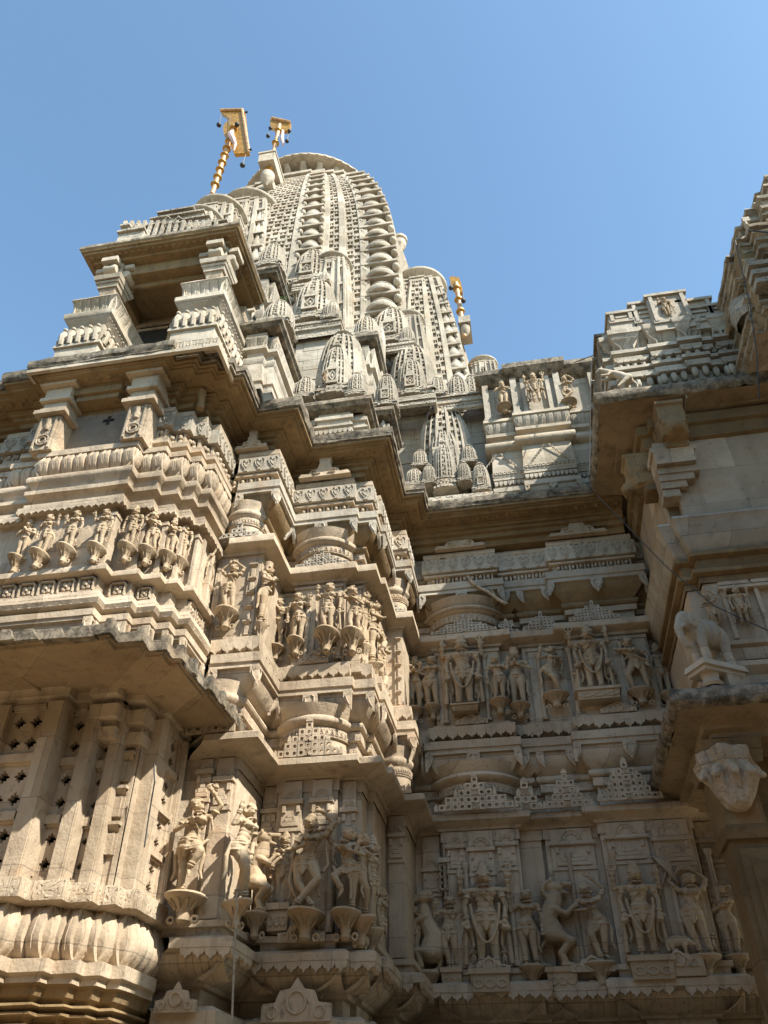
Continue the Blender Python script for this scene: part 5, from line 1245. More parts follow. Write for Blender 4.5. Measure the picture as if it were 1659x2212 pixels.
mb.build('knob_bracket', 'grey', tw)

# ---------------------------------------------------------------- parapet panel above the recessed wall
pr = thing('parapet_panel', 'pale carved parapet with three figures under a slab, above the recessed wall', 'parapet', (1.1, 11.1, 10.7))
ZP = lambda v: at(1160, v, 11.0).z
xa, xm1, xm2, xb = at(1050, 900, 11.0).x, at(1114, 900, 11.0).x, at(1225, 900, 11.0).x, 2.5
pp_ = [(xa, 11.9), (xa, 11.12), (xm1, 11.12), (xm1, 11.0), (xm2, 11.0), (xm2, 11.12), (xb, 11.12)]
def pt(nm, prof, mt='grey', deco=None):
    mb = MB(); sweep(mb, pp_, 0, 6, prof, .004)
    if deco: deco(mb)
    mb.build(nm, mt, pr)
pt('top_slab', [(-.5, ZP(786)), (.12, ZP(787)), (.14, ZP(788)), (.14, ZP(797)), (.06, ZP(803)), (.02, ZP(807)), (-.1, ZP(811))], 'lichen')
for x0_, x1_, y_ in ((xa-.02, xa+.10, 11.03), (xm1-.02, xm1+.10, 10.93), (xm2-.12, xm2+.0, 10.93), (xb-.35, xb-.2, 11.03), (xm1+.18, xm1+.26, 10.97), (xm2-.28, xm2-.2, 10.97)):
    mb = MB(); mb.box(x0_, x1_, y_+.06, 11.3, ZP(888), ZP(811)); mb.box(x0_-.015, x1_+.015, y_+.04, 11.3, ZP(888), ZP(884)); mb.build('panel_post', 'grey', pr)
mb = MB(); mb.box(xa+.03, 3.2, 11.25, 12.2, 10.65, ZP(790)); mb.build('panel_core', 'grey', pr)
pt('figure_panel', [(-.1, ZP(812)), (-.1, ZP(889))], 'grey')
pt('lotus_lip', [(-.1, ZP(889)), (.06, ZP(890)), (.07, ZP(896)), (.03, ZP(898))], 'white')
l_ = [(.04, ZP(898)), (.03, ZP(905)), (-.02, ZP(914)), (-.05, ZP(920))]
pt('lotus_course', l_, 'grey', lambda mb: petals(mb, pp_, 0, 6, l_, .14, .02))
pt('mouldings', [(-.05, ZP(920)), (.04, ZP(921)), (.04, ZP(927)), (-.04, ZP(930)), (-.06, ZP(937))]+half_round(-.02, (ZP(938)+ZP(956))/2, (ZP(938)-ZP(956))/2)+[(-.04, ZP(957))], 'white')
def tri_motif(mb):
    for xc in ((xm1+xm2)/2, xa+.15, xb-.2):
        for s in (-1, 1):
            for k in range(7):
                f = k/7; x = xc+s*(.34-.32*f); z = ZP(1000)+(ZP(962)-ZP(1000))*f
                y = 11.0-.015 if xm1 < x < xm2 else 11.12-.015
                mb.tube([(x, y, z), (x-s*.02, y-.01, z+.05), (x-s*.06, y, z+.06)], .012, 4)
    for a, b, t, ln in segs(pp_, 0, 6, .0, .2):
        n = int(ln/.075)
        for k in range(n):
            c = a+t*(.04+k*.075); F = fr((c.x, c.y, ZP(1008)), (t.x, t.y, 0)); mb.box(0, .045, -.01, .02, 0, .018, F); mb.box(0, .045, -.01, .02, .05, .068, F); mb.box(0, .012, -.01, .02, .018, .05, F)
pt('sloping_block', [(-.04, ZP(957)), (-.03, ZP(958)), (.0, ZP(1011)), (-.02, ZP(1014))], 'white', tri_motif)
pt('scalloped_base', [(-.02, ZP(1014)), (.0, ZP(1015)), (.0, ZP(1019)), (-.06, ZP(1021)), (-.06, ZP(1036)), (.02, ZP(1037)), (.02, ZP(1046)), (-.02, ZP(1048)), (-.05, ZP(1060)), (.1, 10.64)], 'grey', lambda mb: (scallops(mb, pp_, 0, 6, -.01, ZP(1021), .075, .1, .05), drops(mb, pp_, 0, 6, .015, ZP(1047), .08, .13, .6)))

# ---------------------------------------------------------------- the porch on the right
po = thing('stone_porch', 'big shaded stone porch at the right with wide stained eaves, beams and carved brackets', 'porch', (3, 9, 5))
PW = [(2.38, 11.8), (2.38, 9.25), (2.55, 9.25), (2.55, 9.1), (6.5, 9.1)]
BE = [(1.70, 10.85), (1.70, 8.62), (7.5, 8.62)]
mb = MB(); sweep(mb, BE, 0, 2, [(-1.6, 10.72), (-.1, 10.66), (-.02, 10.63), (.0, 10.60), (.0, 10.5), (-.02, 10.46), (-.06, 10.42)], .02, .13); mb.build('eave_edge', 'lichen', po)
mb = MB(); sweep(mb, BE, 0, 2, [(-.06, 10.42), (-.35, 10.40), (-.36, 10.385), (-.7, 10.34), (-1.5, 10.3)], .01); mb.box(3.0, 3.02, 8.7, 9.4, 10.33, 10.40)
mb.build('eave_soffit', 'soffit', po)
def pw(nm, prof, mt='tan', deco=None, i0=0, i1=4):
    mb = MB(); sweep(mb, PW, i0, i1, prof, .004)
    if deco: deco(mb)
    mb.build(nm, mt, po)
ZB = lambda v: at(1600, v, 9.0).z
pw('beam', [(-.3, 10.35), (.1, 10.3), (.1, 10.12), (.04, 10.1), (.02, 9.9), (-.05, 9.88)], 'brown')
pw('upper_wall', [(-.05, 9.88), (-.05, ZB(1105))], 'tan')
pw('flared_seatback', [(-.05, ZB(1105)), (.18, ZB(1108)), (.20, ZB(1114)), (.17, ZB(1118)), (.15, ZB(1135)), (.06, ZB(1165)), (-.02, ZB(1178))], 'grey')
pw('mouldings', [(-.02, ZB(1178)), (.08, ZB(1180)), (.08, ZB(1188)), (.0, ZB(1192)), (-.02, ZB(1215)), (.1, ZB(1220)), (.1, ZB(1228)), (.02, ZB(1232)), (.02, ZB(1245))], 'brown')
pw('figure_wall', [(.0, ZB(1245)), (.0, ZB(1375)), (.07, ZB(1378)), (.07, ZB(1388)), (.02, ZB(1392)), (.02, ZB(1425)), (.1, ZB(1428)), (.12, ZB(1440)), (.04, ZB(1455)), (.04, 5.9)], 'tan')
mb = MB()
for x0, x1 in ((2.72, 3.08), (3.12, 3.62), (3.66, 4.0)):
    mb.box(x0, x0+.05, 9.035, 9.12, ZB(1375)+.003, ZB(1259)); mb.box(x0-.004, x1, 9.02, 9.12, ZB(1258), ZB(1251)); mb.box(x0-.02, x1+.02, 9.0, 9.12, ZB(1268), ZB(1262))
    mb.box(x0+.05, x1-.03, 9.06, 9.1, ZB(1420), ZB(1395))
mb.build('niche_frame', 'tan', po)
# big brackets with animal-headed ends under the eave
def bracket(c, d, s=1.0):
    c = Vector(c); d = Vector(d); t = Vector((-d.y, d.x, 0)); F = Matrix(((t.x, d.x, 0, c.x), (t.y, d.y, 0, c.y), (0, 0, 1, c.z), (0, 0, 0, 1)))
    mb = MB(); w = .19*s
    mb.box(-w, w, -.5, .30, .22, .52, F); mb.box(-w*1.1, w*1.1, -.5, .34, .50, .56, F)
    mb.box(-w, w, -.5, .22, -.02, .22, F, -.0)
    mb.ball((0, .16, .12), (w*1.0, .2, .2), 14, 10, F); mb.ball((0, .30, .03), (w*.62, .14, .11), 12, 8, F)
    for k in (-1, 1): mb.ball((k*w*.7, .27, .16), (.05, .05, .05), 8, 6, F); mb.ball((k*w*.95, .12, .24), (.06, .09, .08), 8, 6, F); mb.tube([(k*w*.4, .38, .0), (k*w*.5, .36, -.1)], [.03, .012], 6, F)
    mb.box(-w*.9, w*.9, -.5, .12, -.16, -.02, F, .02)
    me = remeshed(mb, 'bracket', 'brown', .018, 1); o = bpy.data.objects.new('beast_bracket', me); COL.objects.link(o); o.parent = po; o.matrix_parent_inverse = Matrix.Translation(-Vector(po.location))
bracket((2.72, 8.98, 9.72), (0, -1, 0)); bracket((2.36, 9.5, 9.35), (-1, 0, 0), 1.0)
mb = MB()
for (w, z0, z1) in ((.26, 9.52, 9.6), (.20, 9.6, 9.7), (.22, 9.3, 9.52)): mb.box(2.6-w, 2.6+w+.1, 8.98-w*.3, 9.3, z0, z1, None, -.01)
for k_, (x1_, z0_) in enumerate(((2.95, 9.18), (2.86, 9.06), (2.74, 8.94), (2.62, 8.80))): mb.box(2.38, x1_, 8.99+.02*k_, 9.3, z0_, z0_+.125, None, .004)
mb.build('carved_capital', 'carved', po)
# lower canopy, its bracket and pier
CE = [(1.72, 11.45), (1.72, 8.62), (7, 8.62)]
mb = MB(); sweep(mb, CE, 0, 2, [(-1.0, 5.82), (-.08, 5.74), (-.02, 5.71), (.0, 5.66), (.0, 5.56), (-.03, 5.52), (-.08, 5.50)], .022, .12); mb.build('canopy_edge', 'lichen', po)
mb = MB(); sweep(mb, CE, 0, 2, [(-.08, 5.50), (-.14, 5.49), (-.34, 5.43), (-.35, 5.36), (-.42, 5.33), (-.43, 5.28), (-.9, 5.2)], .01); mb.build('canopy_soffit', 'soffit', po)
mb = MB()
for (x0, x1, y0, y1, z0, z1, tp) in ((2.02, 2.62, 8.98, 9.8, 5.12, 5.24, -.02), (2.0, 2.60, 9.02, 9.8, 4.98, 5.12, -.03), (2.03, 2.5, 9.06, 9.8, 4.2, 4.30, -.03), (2.06, 2.46, 9.06, 9.8, 4.3, 4.98, -.0)): mb.box(x0, x1, y0, y1, z0, z1, None, tp)
mb.build('pier_capital', 'brown', po)
mb = MB()
T_ = Matrix.Translation((2.22, 9.08, 4.86)) @ Matrix.Rotation(R(-14), 4, 'X')
mb.lathe([(0, -.42), (.10, -.38), (.15, -.28), (.12, -.16), (.2, -.05), (.27, .08), (.29, .2), (.1, .24), (0, .24)], 28, T_, rib=.22, ribn=7)
for k in range(5):
    a = PI+PI*(k+.5)/5; limb(mb, [(2.22+.16*math.cos(a), 9.04+.12*math.sin(a), 4.62), (2.22+.27*math.cos(a), 9.02+.2*math.sin(a), 4.86), (2.22+.33*math.cos(a), 9.02+.26*math.sin(a), 4.80)], [.05, .06, .04])
me = remeshed(mb, 'leafy_bracket', 'carved', .015, 1); o = bpy.data.objects.new('leafy_bracket', me); COL.objects.link(o); o.parent = po; o.matrix_parent_inverse = Matrix.Translation(-Vector(po.location))
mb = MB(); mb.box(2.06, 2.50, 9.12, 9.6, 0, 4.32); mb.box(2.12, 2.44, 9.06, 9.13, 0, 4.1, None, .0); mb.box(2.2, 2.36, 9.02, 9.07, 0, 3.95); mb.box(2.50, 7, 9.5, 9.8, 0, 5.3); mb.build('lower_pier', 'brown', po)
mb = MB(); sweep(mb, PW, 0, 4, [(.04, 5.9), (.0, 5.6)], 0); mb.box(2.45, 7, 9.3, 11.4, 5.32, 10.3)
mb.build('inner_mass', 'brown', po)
# upper frieze on top of the porch eave
ZF = lambda v: at(1440, v, 8.95).z
def fx(u): return at(u, 760, 8.95).x
FP = [(fx(1312), 11.0), (fx(1312), 9.15)]
steps_ = [(1312, 9.15), (1330, 9.02), (1372, 9.02), (1392, 9.1), (1412, 8.98), (1478, 8.92), (1510, 8.98), (1536, 9.05), (1560, 8.95), (1600, 8.95), (1640, 9.05), (1800, 9.05)]
FP = [(fx(1312), 10.9)]
yy = None
for u, y in steps_:
    if yy is not None and abs(y-yy) > 1e-6: FP.append((fx(u), yy))
    FP.append((fx(u), y)); yy = y
FP = [p for i, p in enumerate(FP) if i == 0 or (abs(p[0]-FP[i-1][0])+abs(p[1]-FP[i-1][1])) > 1e-4]
def ft(nm, prof, mt='grey', deco=None):
    mb = MB(); sweep(mb, FP, 0, len(FP)-1, prof, .007, .14)
    if deco: deco(mb)
    mb.build(nm, mt, fz)
fz = thing('porch_frieze', 'stepped carved roof frieze with hanging buds above the stained porch eave', 'roof frieze', (3, 9, 10.7))
nF = len(FP)-1
ft('lower_bud_course', [(-.2, 10.68), (-.02, 10.70), (-.02, ZF(808)), (.07, ZF(806)), (.08, ZF(795)), (.02, ZF(793)), (.02, ZF(790)), (.1, ZF(789)), (.1, ZF(783)), (.0, ZF(781))][::-1], 'grey', lambda mb: buds(mb, FP, 0, nF, .05, ZF(806), .15, .055, .24))
ft('upper_bud_course', [(.0, ZF(781)), (-.04, ZF(779)), (-.04, ZF(768)), (.05, ZF(766)), (.06, ZF(758)), (.0, ZF(756)), (.0, ZF(753)), (.08, ZF(751)), (.08, ZF(744)), (-.02, ZF(742))][::-1], 'grey', lambda mb: buds(mb, FP, 0, nF, .03, ZF(768), .13, .045, .15))
f1 = [(-.02, ZF(742)), (-.12, ZF(735)), (-.12, ZF(728)), (.0, ZF(712)), (.02, ZF(705))][::-1]
ft('fluted_cove', f1, 'grey', lambda mb: petals(mb, FP, 0, nF, f1[1:], .2, .02))
def crest(mb):
    for (u0, u1, v0, y) in ((1316, 1366, 676, 9.05), (1370, 1412, 655, 9.05), (1412, 1476, 634, 8.95), (1476, 1532, 648, 9.0), (1536, 1600, 655, 9.0)):
        a = at(u0, 700, y); b = at(u1, v0, y); mb.box(a.x, b.x, y-.02, y+.6, a.z-.2, b.z, None, .0); mb.box(a.x-.03, b.x+.03, y-.07, y+.6, b.z-.03, b.z+.03)
        mb.box(a.x+.03, a.x+.09, y-.06, y, a.z, b.z-.03); mb.box(b.x-.09, b.x-.03, y-.06, y, a.z, b.z-.03); mb.box(a.x, b.x, y-.05, y, a.z-.04, a.z+.03)
        for k in range(3): mb.box(a.x+.12, b.x-.12, y-.04-.01*k, y, a.z+.08+.11*k, a.z+.12+.11*k) if (u0 != 1412 and a.z+.12+.11*k < b.z-.05) else None
ft('crest', [(.02, ZF(705)), (.04, ZF(703)), (.04, ZF(694)), (-.02, ZF(692)), (-.02, ZF(684)), (-.1, ZF(683))][::-1], 'grey', crest)
mb = MB()
r_ = random.Random(3)
for (u0, y0, y1, v) in ((1300, 9.3, 10.9, 735), (1290, 9.8, 10.9, 760)):
    pass
for k, (yy, zz_) in enumerate(((9.2, ZF(690)), (9.6, ZF(702)), (10.0, ZF(715)), (10.4, ZF(735)))):
    x = fx(1312)-.05-.04*k; mb.box(x, x+.5, yy, yy+.42, 10.66, zz_+.1, None, 0)
    mb.box(x-.04, x+.5, yy-.02, yy+.44, zz_+.08, zz_+.15)
mb.build('side_return', 'lichen', fz)
mb = MB(); mb.box(fx(1330), 7, 9.3, 12, 10.61, ZF(690)); mb.box(2.9, 7, 10.2, 12.5, 10.62, 13.9); mb.build('roof_core', 'brown', fz)  # taller rear box, out of view, raised to shade the recessed wall
# stepped tower of the porch roof at the far right, and an unseen shading mass added beyond the frame
pt_ = thing('porch_roof', 'stepped stone roof rising at the upper right corner of the photo, streaked dark', 'temple roof', (5, 7, 10))
mb = MB()
for (x0, y0, z0, z1) in [(a_+k_*.02+rnd.uniform(-.05, .05), b_+rnd.uniform(-.02, .02), c_+(d_-c_)*k_/n_, c_+(d_-c_)*(k_+1)/n_) for (a_, b_, c_, d_) in ((3.92, 7.4, 10.6, 10.95), (4.05, 7.5, 10.95, 11.75), (3.97, 7.42, 11.75, 11.9), (4.12, 7.55, 11.9, 12.5), (4.12, 7.5, 12.5, 12.62), (4.42, 7.6, 12.6, 13.0), (4.5, 7.62, 13.0, 13.5), (4.7, 7.68, 13.5, 13.6), (4.9, 7.6, 13.6, 14.1), (5.1, 7.7, 14.1, 14.5)) for n_ in (max(1, round((d_-c_)/.2)),) for k_ in range(n_)]:
    pl = [(x0, 9.6), (x0, y0+.5), (x0+.1, y0+.5), (x0+.1, y0+.2), (x0+.25, y0+.2), (x0+.25, y0), (9, y0)]
    sweep(mb, pl, 0, 6, [(-.5, z1+.0), (.04, z1), (.06, z1-.02), (.05, z1-.06), (0, z1-.08), (-.03, z0+.05), (.01, z0+.03), (.02, z0), (-.5, z0)], .015, .12)
mb.build('stepped_courses', 'aged', pt_)
mb = MB(); mb.box(4.1, 9, 8.7, 12, 10.62, 12.5); mb.box(4.1, 9, 7.7, 12, 10.63, 12.4); mb.box(5.3, 9, 8.1, 12, 12.5, 13.6); mb.build('roof_core', 'brown', pt_)
mb = MB()
for z in (11.1, 11.3, 11.5, 12.7, 12.85): mb.box(3.98+max(0, z-12)*.5, 4.3, 7.38+max(0, z-12)*.2, 7.6, z, z+.1)
c = at(1610, 648, 8.1); mb.lathe([(.3, -.3), (.34, -.1), (.3, .12), (.15, .3), (0, .34)], 14, Matrix.Translation((c.x+.15, 8.3, c.z)), rib=.08, ribn=12)
mb.build('roof_ornament', 'greycarved', pt_)
off = thing('shade_mass', 'plain unseen stone mass added beyond the right edge to shade the lower bays', 'light_blocker', (6, 5, 0))  # unseen mass, sized to keep sun off the lower middle bay
mb = MB(); mb.box(4.6, 9, 1.6, 7.2, 0, 10.6); mb.box(4.4, 9, 1.5, 7.3, 9.9, 10.2); mb.box(5.1, 9, 2.4, 7.0, 10.6, 13.2)
mb.build('wall', 'tan', off)

# ---------------------------------------------------------------- gilded flag poles
def pole(label, foot, top_, y, rings, plate_, rb=.075, cloth=True, bells=()):
    a = at(*foot, y); b = at(*top_, y)
    t = thing('gilded_pole', label, 'flag pole', a, 'gilded poles on the spires')
    d = (b-a); L = d.length; dn = d.normalized()
    mb = MB(); mb.tube([a-dn*.3, b], rb*.62, 12); mb.build('shaft', 'goldpole', t)
    for k in range(rings):
        c = a+d*((k+.5)/rings)
        m1 = MB(); q = dn.to_track_quat('Z', 'Y').to_matrix().to_4x4(); T = Matrix.Translation(c) @ q
        m1.lathe([(rb*.6, -.05), (rb*.8, -.04), (rb*1.15, -.02), (rb*1.2, .01), (rb*.8, .03), (rb*.62, .05)], 16, T); m1.build('collar', 'gold', t)
    return t, a, b
t, a, b = pole('tall gilded pole with many collars and a big plate, left of the main spire', (462, 408), (506, 272), 11.2, 9, None, .115)
mb = MB()
def quadplate(mb, pts, y, th):
    P = [at(u, v, y) for u, v in pts]; n = len(P)
    vs = [tuple(p) for p in P]+[(p.x, p.y+th, p.z) for p in P]
    mb.add(vs, [tuple(range(n)), tuple(range(2*n-1, n-1, -1))]+[(i, (i+1) % n, (i+1) % n+n, i+n) for i in range(n)])
quadplate(mb, [(477, 243), (476, 236), (524, 235), (529, 240), (538, 330), (506, 332), (500, 318), (493, 300), (483, 288), (482, 272), (488, 264), (496, 258), (488, 250)], 11.25, .12)
mb.build('flag_plate', 'gold', t)
mb = MB(); 
for (p, q) in (((523, 236), (538, 329)),): mb.tube([at(*p, 11.22), at(*q, 11.22)], .045, 6)
mb.tube([at(476, 238, 11.22), at(524, 237, 11.22)], .05, 6); mb.build('plate_rim', 'goldpole', t)
mb = MB()
for (p, q) in (((478, 246), (474, 270)), ((497, 250), (497, 282)), ((531, 334), (524, 356))):
    mb.tube([at(*p, 11.2), at(*q, 11.2)], .012, 4)
for c in ((473, 270), (512, 269), (524, 357)): mb.ball(at(*c, 11.1), .085, 10, 8)
for c in ((532, 243), (541, 324)): mb.tube([at(c[0]-3, c[1], 11.2), at(c[0]+3, c[1]-1, 11.2)], .035, 6)
mb.build('hanging_bell', 'iron', t)
mb = MB(); mb.tube([at(500, 283, 11.1), at(498, 290, 11.0), at(503, 300, 11.0), at(508, 312, 11.05), at(505, 326, 11.1)], [.03, .1, .09, .06, .02], 8); mb.build('wrapped_cloth', 'cloth', t)
t2_, a, b = pole('shorter gilded pole with a small plate, set in a stone socket on the spire', (579, 382), (604, 270), 12.4, 4, None, .11)
mb = MB(); quadplate(mb, [(583, 258), (588, 253), (626, 262), (628, 266), (625, 281), (600, 283), (592, 276), (584, 275)], 12.4, .12); mb.build('flag_plate', 'gold', t2_)
mb = MB(); mb.tube([at(587, 254, 12.35), at(627, 263, 12.35)], .04, 6); mb.build('plate_rim', 'goldpole', t2_)
mb = MB()
for (p, q) in (((583, 277), (579, 294)), ((624, 283), (620, 305))): mb.tube([at(*p, 12.3), at(*q, 12.3)], .012, 4); mb.ball(at(*q, 12.25), .075, 8, 6); mb.ball(at(p[0]+1, p[1], 12.25), .07, 8, 6)
mb.build('hanging_bell', 'iron', t2_)
mb = MB(); mb.tube([at(611, 283, 12.3), at(609, 300, 12.25), at(612, 314, 12.3)], [.05, .07, .03], 7); mb.build('wrapped_cloth', 'cloth', t2_)
mb = MB(); c = at(582, 356, 12.4); mb.box(c.x-.28, c.x+.26, c.y-.3, c.y+1.2, c.z-.28, c.z+.32); mb.box(c.x-.31, c.x+.29, c.y-.33, c.y+1.2, c.z+.22, c.z+.30)
c = at(577, 388, 12.4); mb.lathe([(0, -.38), (.04, -.34), (.08, -.2), (.2, -.08), (.23, .12), (.23, .24), (.17, .28)], 14, Matrix.Translation(c)); mb.box(c.x-.15, c.x+.15, c.y, c.y+1.2, c.z-.1, c.z+.25)
mb.build('stone_socket', 'grey', t2_)
t3_, a, b = pole('slim gilded pole with hanging balls on the right shoulder spire', (1001, 712), (985, 612), 13.0, 4, None, .10)
mb = MB(); quadplate(mb, [(971, 600), (976, 596), (992, 600), (997, 615), (1000, 630), (984, 632), (978, 618)], 13.0, .12); mb.build('flag_plate', 'gold', t3_)
mb = MB()
for (p, q) in (((972, 604), (974, 622)), ((999, 628), (1001, 650))): mb.tube([at(*p, 12.95), at(*q, 12.95)], .012, 4); mb.ball(at(*q, 12.9), .07, 8, 6)
mb.build('hanging_bell', 'iron', t3_)
mb = MB(); c = at(1004, 700, 13.0); mb.box(c.x-.15, c.x+.15, c.y-.15, c.y+.6, c.z-.1, c.z+.15); mb.lathe([(0, -.5), (.06, -.45), (.12, -.3), (.12, -.15)], 12, Matrix.Translation(c)); mb.build('stone_socket', 'grey', t3_)

# ---------------------------------------------------------------- cables, rope, root, sprig
def wire(name, label, cat, pts, r, mat='iron', sag=0.0):
    P = []
    for i in range(len(pts)-1):
        a, b = Vector(pts[i]), Vector(pts[i+1])
        for k in range(10): f = k/10; P.append(a.lerp(b, f)-Vector((0, 0, sag*4*f*(1-f))))
    P.append(Vector(pts[-1])); mb = MB(); mb.tube(P, r, 6); o = mb.build(name, mat, None, 60, pts[0]); tag(o, label, cat); return o
wire('black_cable', 'black cable sloping across the shaded porch wall in front of the elephant', 'cable', [at(1290, 1070, 9.0), at(1440, 1225, 8.8), at(1545, 1310, 8.6), at(1659, 1362, 8.4), at(1720, 1400, 8.3)], .007)
wire('black_cable', 'thin cable hanging straight down beside the carved parapet panel', 'cable', [at(1277, 780, 8.5), at(1275, 900, 8.5), at(1272, 1060, 8.5)], .007)
wire('black_cable', 'heavy dark cable running down from the stepped roof at the upper right', 'cable', [at(1588, 520, 7.2), at(1620, 660, 7.2), at(1634, 760, 7.2), at(1640, 860, 7.2)], .007)
wire('black_cable', 'short cable curving over the gap between the parapet panel and the porch roof', 'cable', [at(1240, 783, 10.5), at(1262, 775, 10.2), at(1290, 765, 9.6)], .010)
wire('black_cable', 'cable lying nearly level across the top right corner roof', 'cable', [at(1616, 498, 7.3), at(1665, 503, 7.2)], .012)
wire('hanging_rope', 'pair of grey ropes hanging between the balcony bay and the round-drum bay', 'rope', [at(512, 1930, 8.0), at(506, 2080, 7.9), at(500, 2230, 7.9)], .010, 'rope')
wire('bead_chain', 'thin dark chain hanging down the window pier of the balcony bay', 'chain', [at(333, 1650, 7.3), at(334, 1690, 7.3), at(322, 1760, 7.3), at(312, 1830, 7.3)], .008, 'iron')
P = [at(u, v, 11.28) for u, v in ((1008, 1244), (1020, 1258), (1040, 1272), (1055, 1278), (1070, 1290), (1085, 1300), (1097, 1303))]
mb = MB(); mb.tube(P, [.012, .03, .025, .03, .025, .03, .012], 7)
for k in (1, 2, 4): mb.tube([P[k], P[k]+Vector((-.02, -.02, .08)), P[k]+Vector((-.06, -.02, .16))], [.014, .01, .005], 5)
o = mb.build('dry_root', 'root', None, 60, P[0]); tag(o, 'pale dry root creeping across the cove of the recessed wall', 'root')
mb = MB(); c = at(612, 661, 8.4)
for k in range(14):
    a = k*2.4; q = c+Vector((math.cos(a)*.05, -.04, .04+.012*k)); mb.add([q, q+Vector((.03, -.02, .03)), q+Vector((.05*math.cos(a), 0, .06)), q+Vector((-.02, .01, .03))], [(0, 1, 2, 3)])
mb.tube([c, c+Vector((0, -.02, .12))], .006, 4); o = mb.build('green_sprig', 'leaf', None, 0, c); tag(o, 'tiny green weed growing from the pale roof turret slab', 'weed')
# ---------------------------------------------------------------- carved figures along the walls
figs()
FIG['lion'] = lion_mesh(); FIG['tusker'] = tusker_mesh()
F_, S_ = (0, -1), (1, 0)
st = statue
g1 = 'figures of the upper band on the balcony bay'
L4 = lambda x, y: (x/2.793, 702+y/2.793)
for (x, vt, vf, y, kind, fl, lab) in (
    (110, 1190, 1415, 7.22, 'namaste', 1, 'carved figure with crossed hands, shaded, nearest the left edge in the balcony band'),
    (240, 1145, 1382, 7.08, 'raise', 1, 'carved woman with one hand raised, second from the left edge in the balcony band'),
    (403, 1122, 1352, 7.08, 'standf', -1, 'carved woman standing between two plain pilasters, third from the left edge in the balcony band'),
    (585, 1112, 1346, 7.08, 'raise', -1, 'carved woman beside the tall pilaster edge, fourth from the left in the balcony band'),
    (770, 1103, 1342, 7.25, 'stand', 1, 'carved man in a tall domed crown, balcony band, just right of the shadowed pilaster'),
    (892, 1132, 1362, 7.38, 'lean', 1, 'carved woman with hand behind her head, balcony band, next to the tall-crowned man'),
    (1015, 1178, 1392, 7.52, 'namaste', 1, 'carved figure with folded arms and pointed hair, balcony band, before the corner turns'),
    (1085, 1205, 1425, 7.7, 'stand', 1, 'carved figure squeezed in the corner of the balcony band, behind the folded-arms figure'),
    (1160, 1270, 1492, 7.98, 'raise', 1, 'slim carved figure on the bright return of the balcony bay'),
    (1243, 1355, 1580, 8.28, 'twist', 1, 'last carved figure on the return of the balcony bay, next to the narrow bay')):
    u, _ = L4(x, 0); side = x > 1100
    if side: st(kind, lab, u, 702+vt/2.793, 702+vf/2.793, y, S_, g1, 0, .10, .26, .08, fl)
    else: st(kind, lab, u, 702+vt/2.793, 702+vf/2.793, y, F_, g1, 0, .10, .22, .13, fl)
g2 = 'figures of the upper band'
st('aloft', 'carved woman with both arms curved over her head, upper band of the narrow sunlit bay', 490.5, 1217, 1322, 8.43, F_, g2, 0, .15, .26, .15)
st('namaste', 'carved figure in profile on the right corner of the narrow sunlit bay, upper band', 565, 1218, 1347, 8.45, S_, g2, 0, .1, .26, .06)
st('namaste', 'praying bearded figure in a tall cylindrical hat, left end of the middle bay', 596, 1289, 1400, 9.42, F_, g2, 0, .13, .2, .13)
st('raise', 'carved dancer in a beaded skirt raising one hand, upper band of the middle bay', 640, 1277, 1386, 9.34, F_, g2, 0, .12, .22, .16)
st('staff', 'carved man with necklace and club, centre of the middle bay upper band', 707, 1256, 1369, 9.27, F_, g2, 0, .17, .3, .2)
st('lean', 'carved woman touching her hair, upper band of the middle bay beside the sunlit corner', 762, 1266, 1371, 9.33, F_, g2, 0, .15, .3, .2)
st('raise', 'carved figure at the middle bay corner, half hidden behind the hair-touching woman', 786, 1274, 1394, 9.5, S_, g2, 0, .1, .26, .08)
st('lift', 'carved figure on the return of the middle bay, arm up, upper band', 805, 1292, 1434, 9.9, S_, g2, 0, .1, .26, .12)
st('dance', 'bent carved figure low on the return of the middle bay, upper band', 819, 1360, 1500, 10.35, S_, g2, 0, .1, .26, .12)
g3 = 'large figures of the lower band'
st('lift', 'large carved dancer lifting one foot, arm held high, right of the pierced windows', 402, 1714, 1934, 8.36, F_, g3, 0, .2, .26, .2)
st('twist', 'large carved woman in side view with a hair bun, sunlit narrow bay corner', 512, 1722, 1948, 8.42, (.75, -.65), g3, 0, .12, .24, .18)
st('lion', 'rearing carved lion beast in the inner corner left of the round-drum bay', 553, 1791, 1972, 9.2, F_, g3, 0, .14, .26, .12)
st('stand', 'slender carved man on a scrolled plinth left of the tall central dancer', 608, 1795, 1957, 9.40, F_, g3, 1, .13, .30, .16)
st('dance', 'tall carved dancer with crossed legs and arm over her head, lower band centre', 662, 1752, 1972, 9.27, F_, g3, 0, .19, .28, .26)
st('lift', 'carved woman holding a ball above her head, right of the central dancer', 748, 1779, 1970, 9.33, F_, g3, 0, .16, .28, .22, -1)
st('twist', 'carved figure turned to the side at the right corner of the middle bay, lower band', 778, 1789, 1982, 9.42, (.8, -.6), g3, 0, .12, .3, .18)
st('stand', 'second carved figure along the return of the middle bay, shaded, lower band', 801, 1806, 2006, 9.68, S_, g3, 0, .12, .3, .12)
st('raise', 'lowest carved figure deep on the return of the middle bay, arm stretched out', 821, 1907, 2076, 10.3, S_, g3, 0, .12, .3, .12)
st('lean', 'dim carved figure on the slender pier, back against a trunked beast', 890, 1920, 2080, 11.55, F_, g3, 0, .12, .25, .12)
st('tusker', 'pale carved trunked beast curled upright between the slender pier and the recessed wall', 926, 1914, 2100, 11.58, F_, g3, 0, .15, .3, .14)
g4 = 'figures of the shaded upper band'
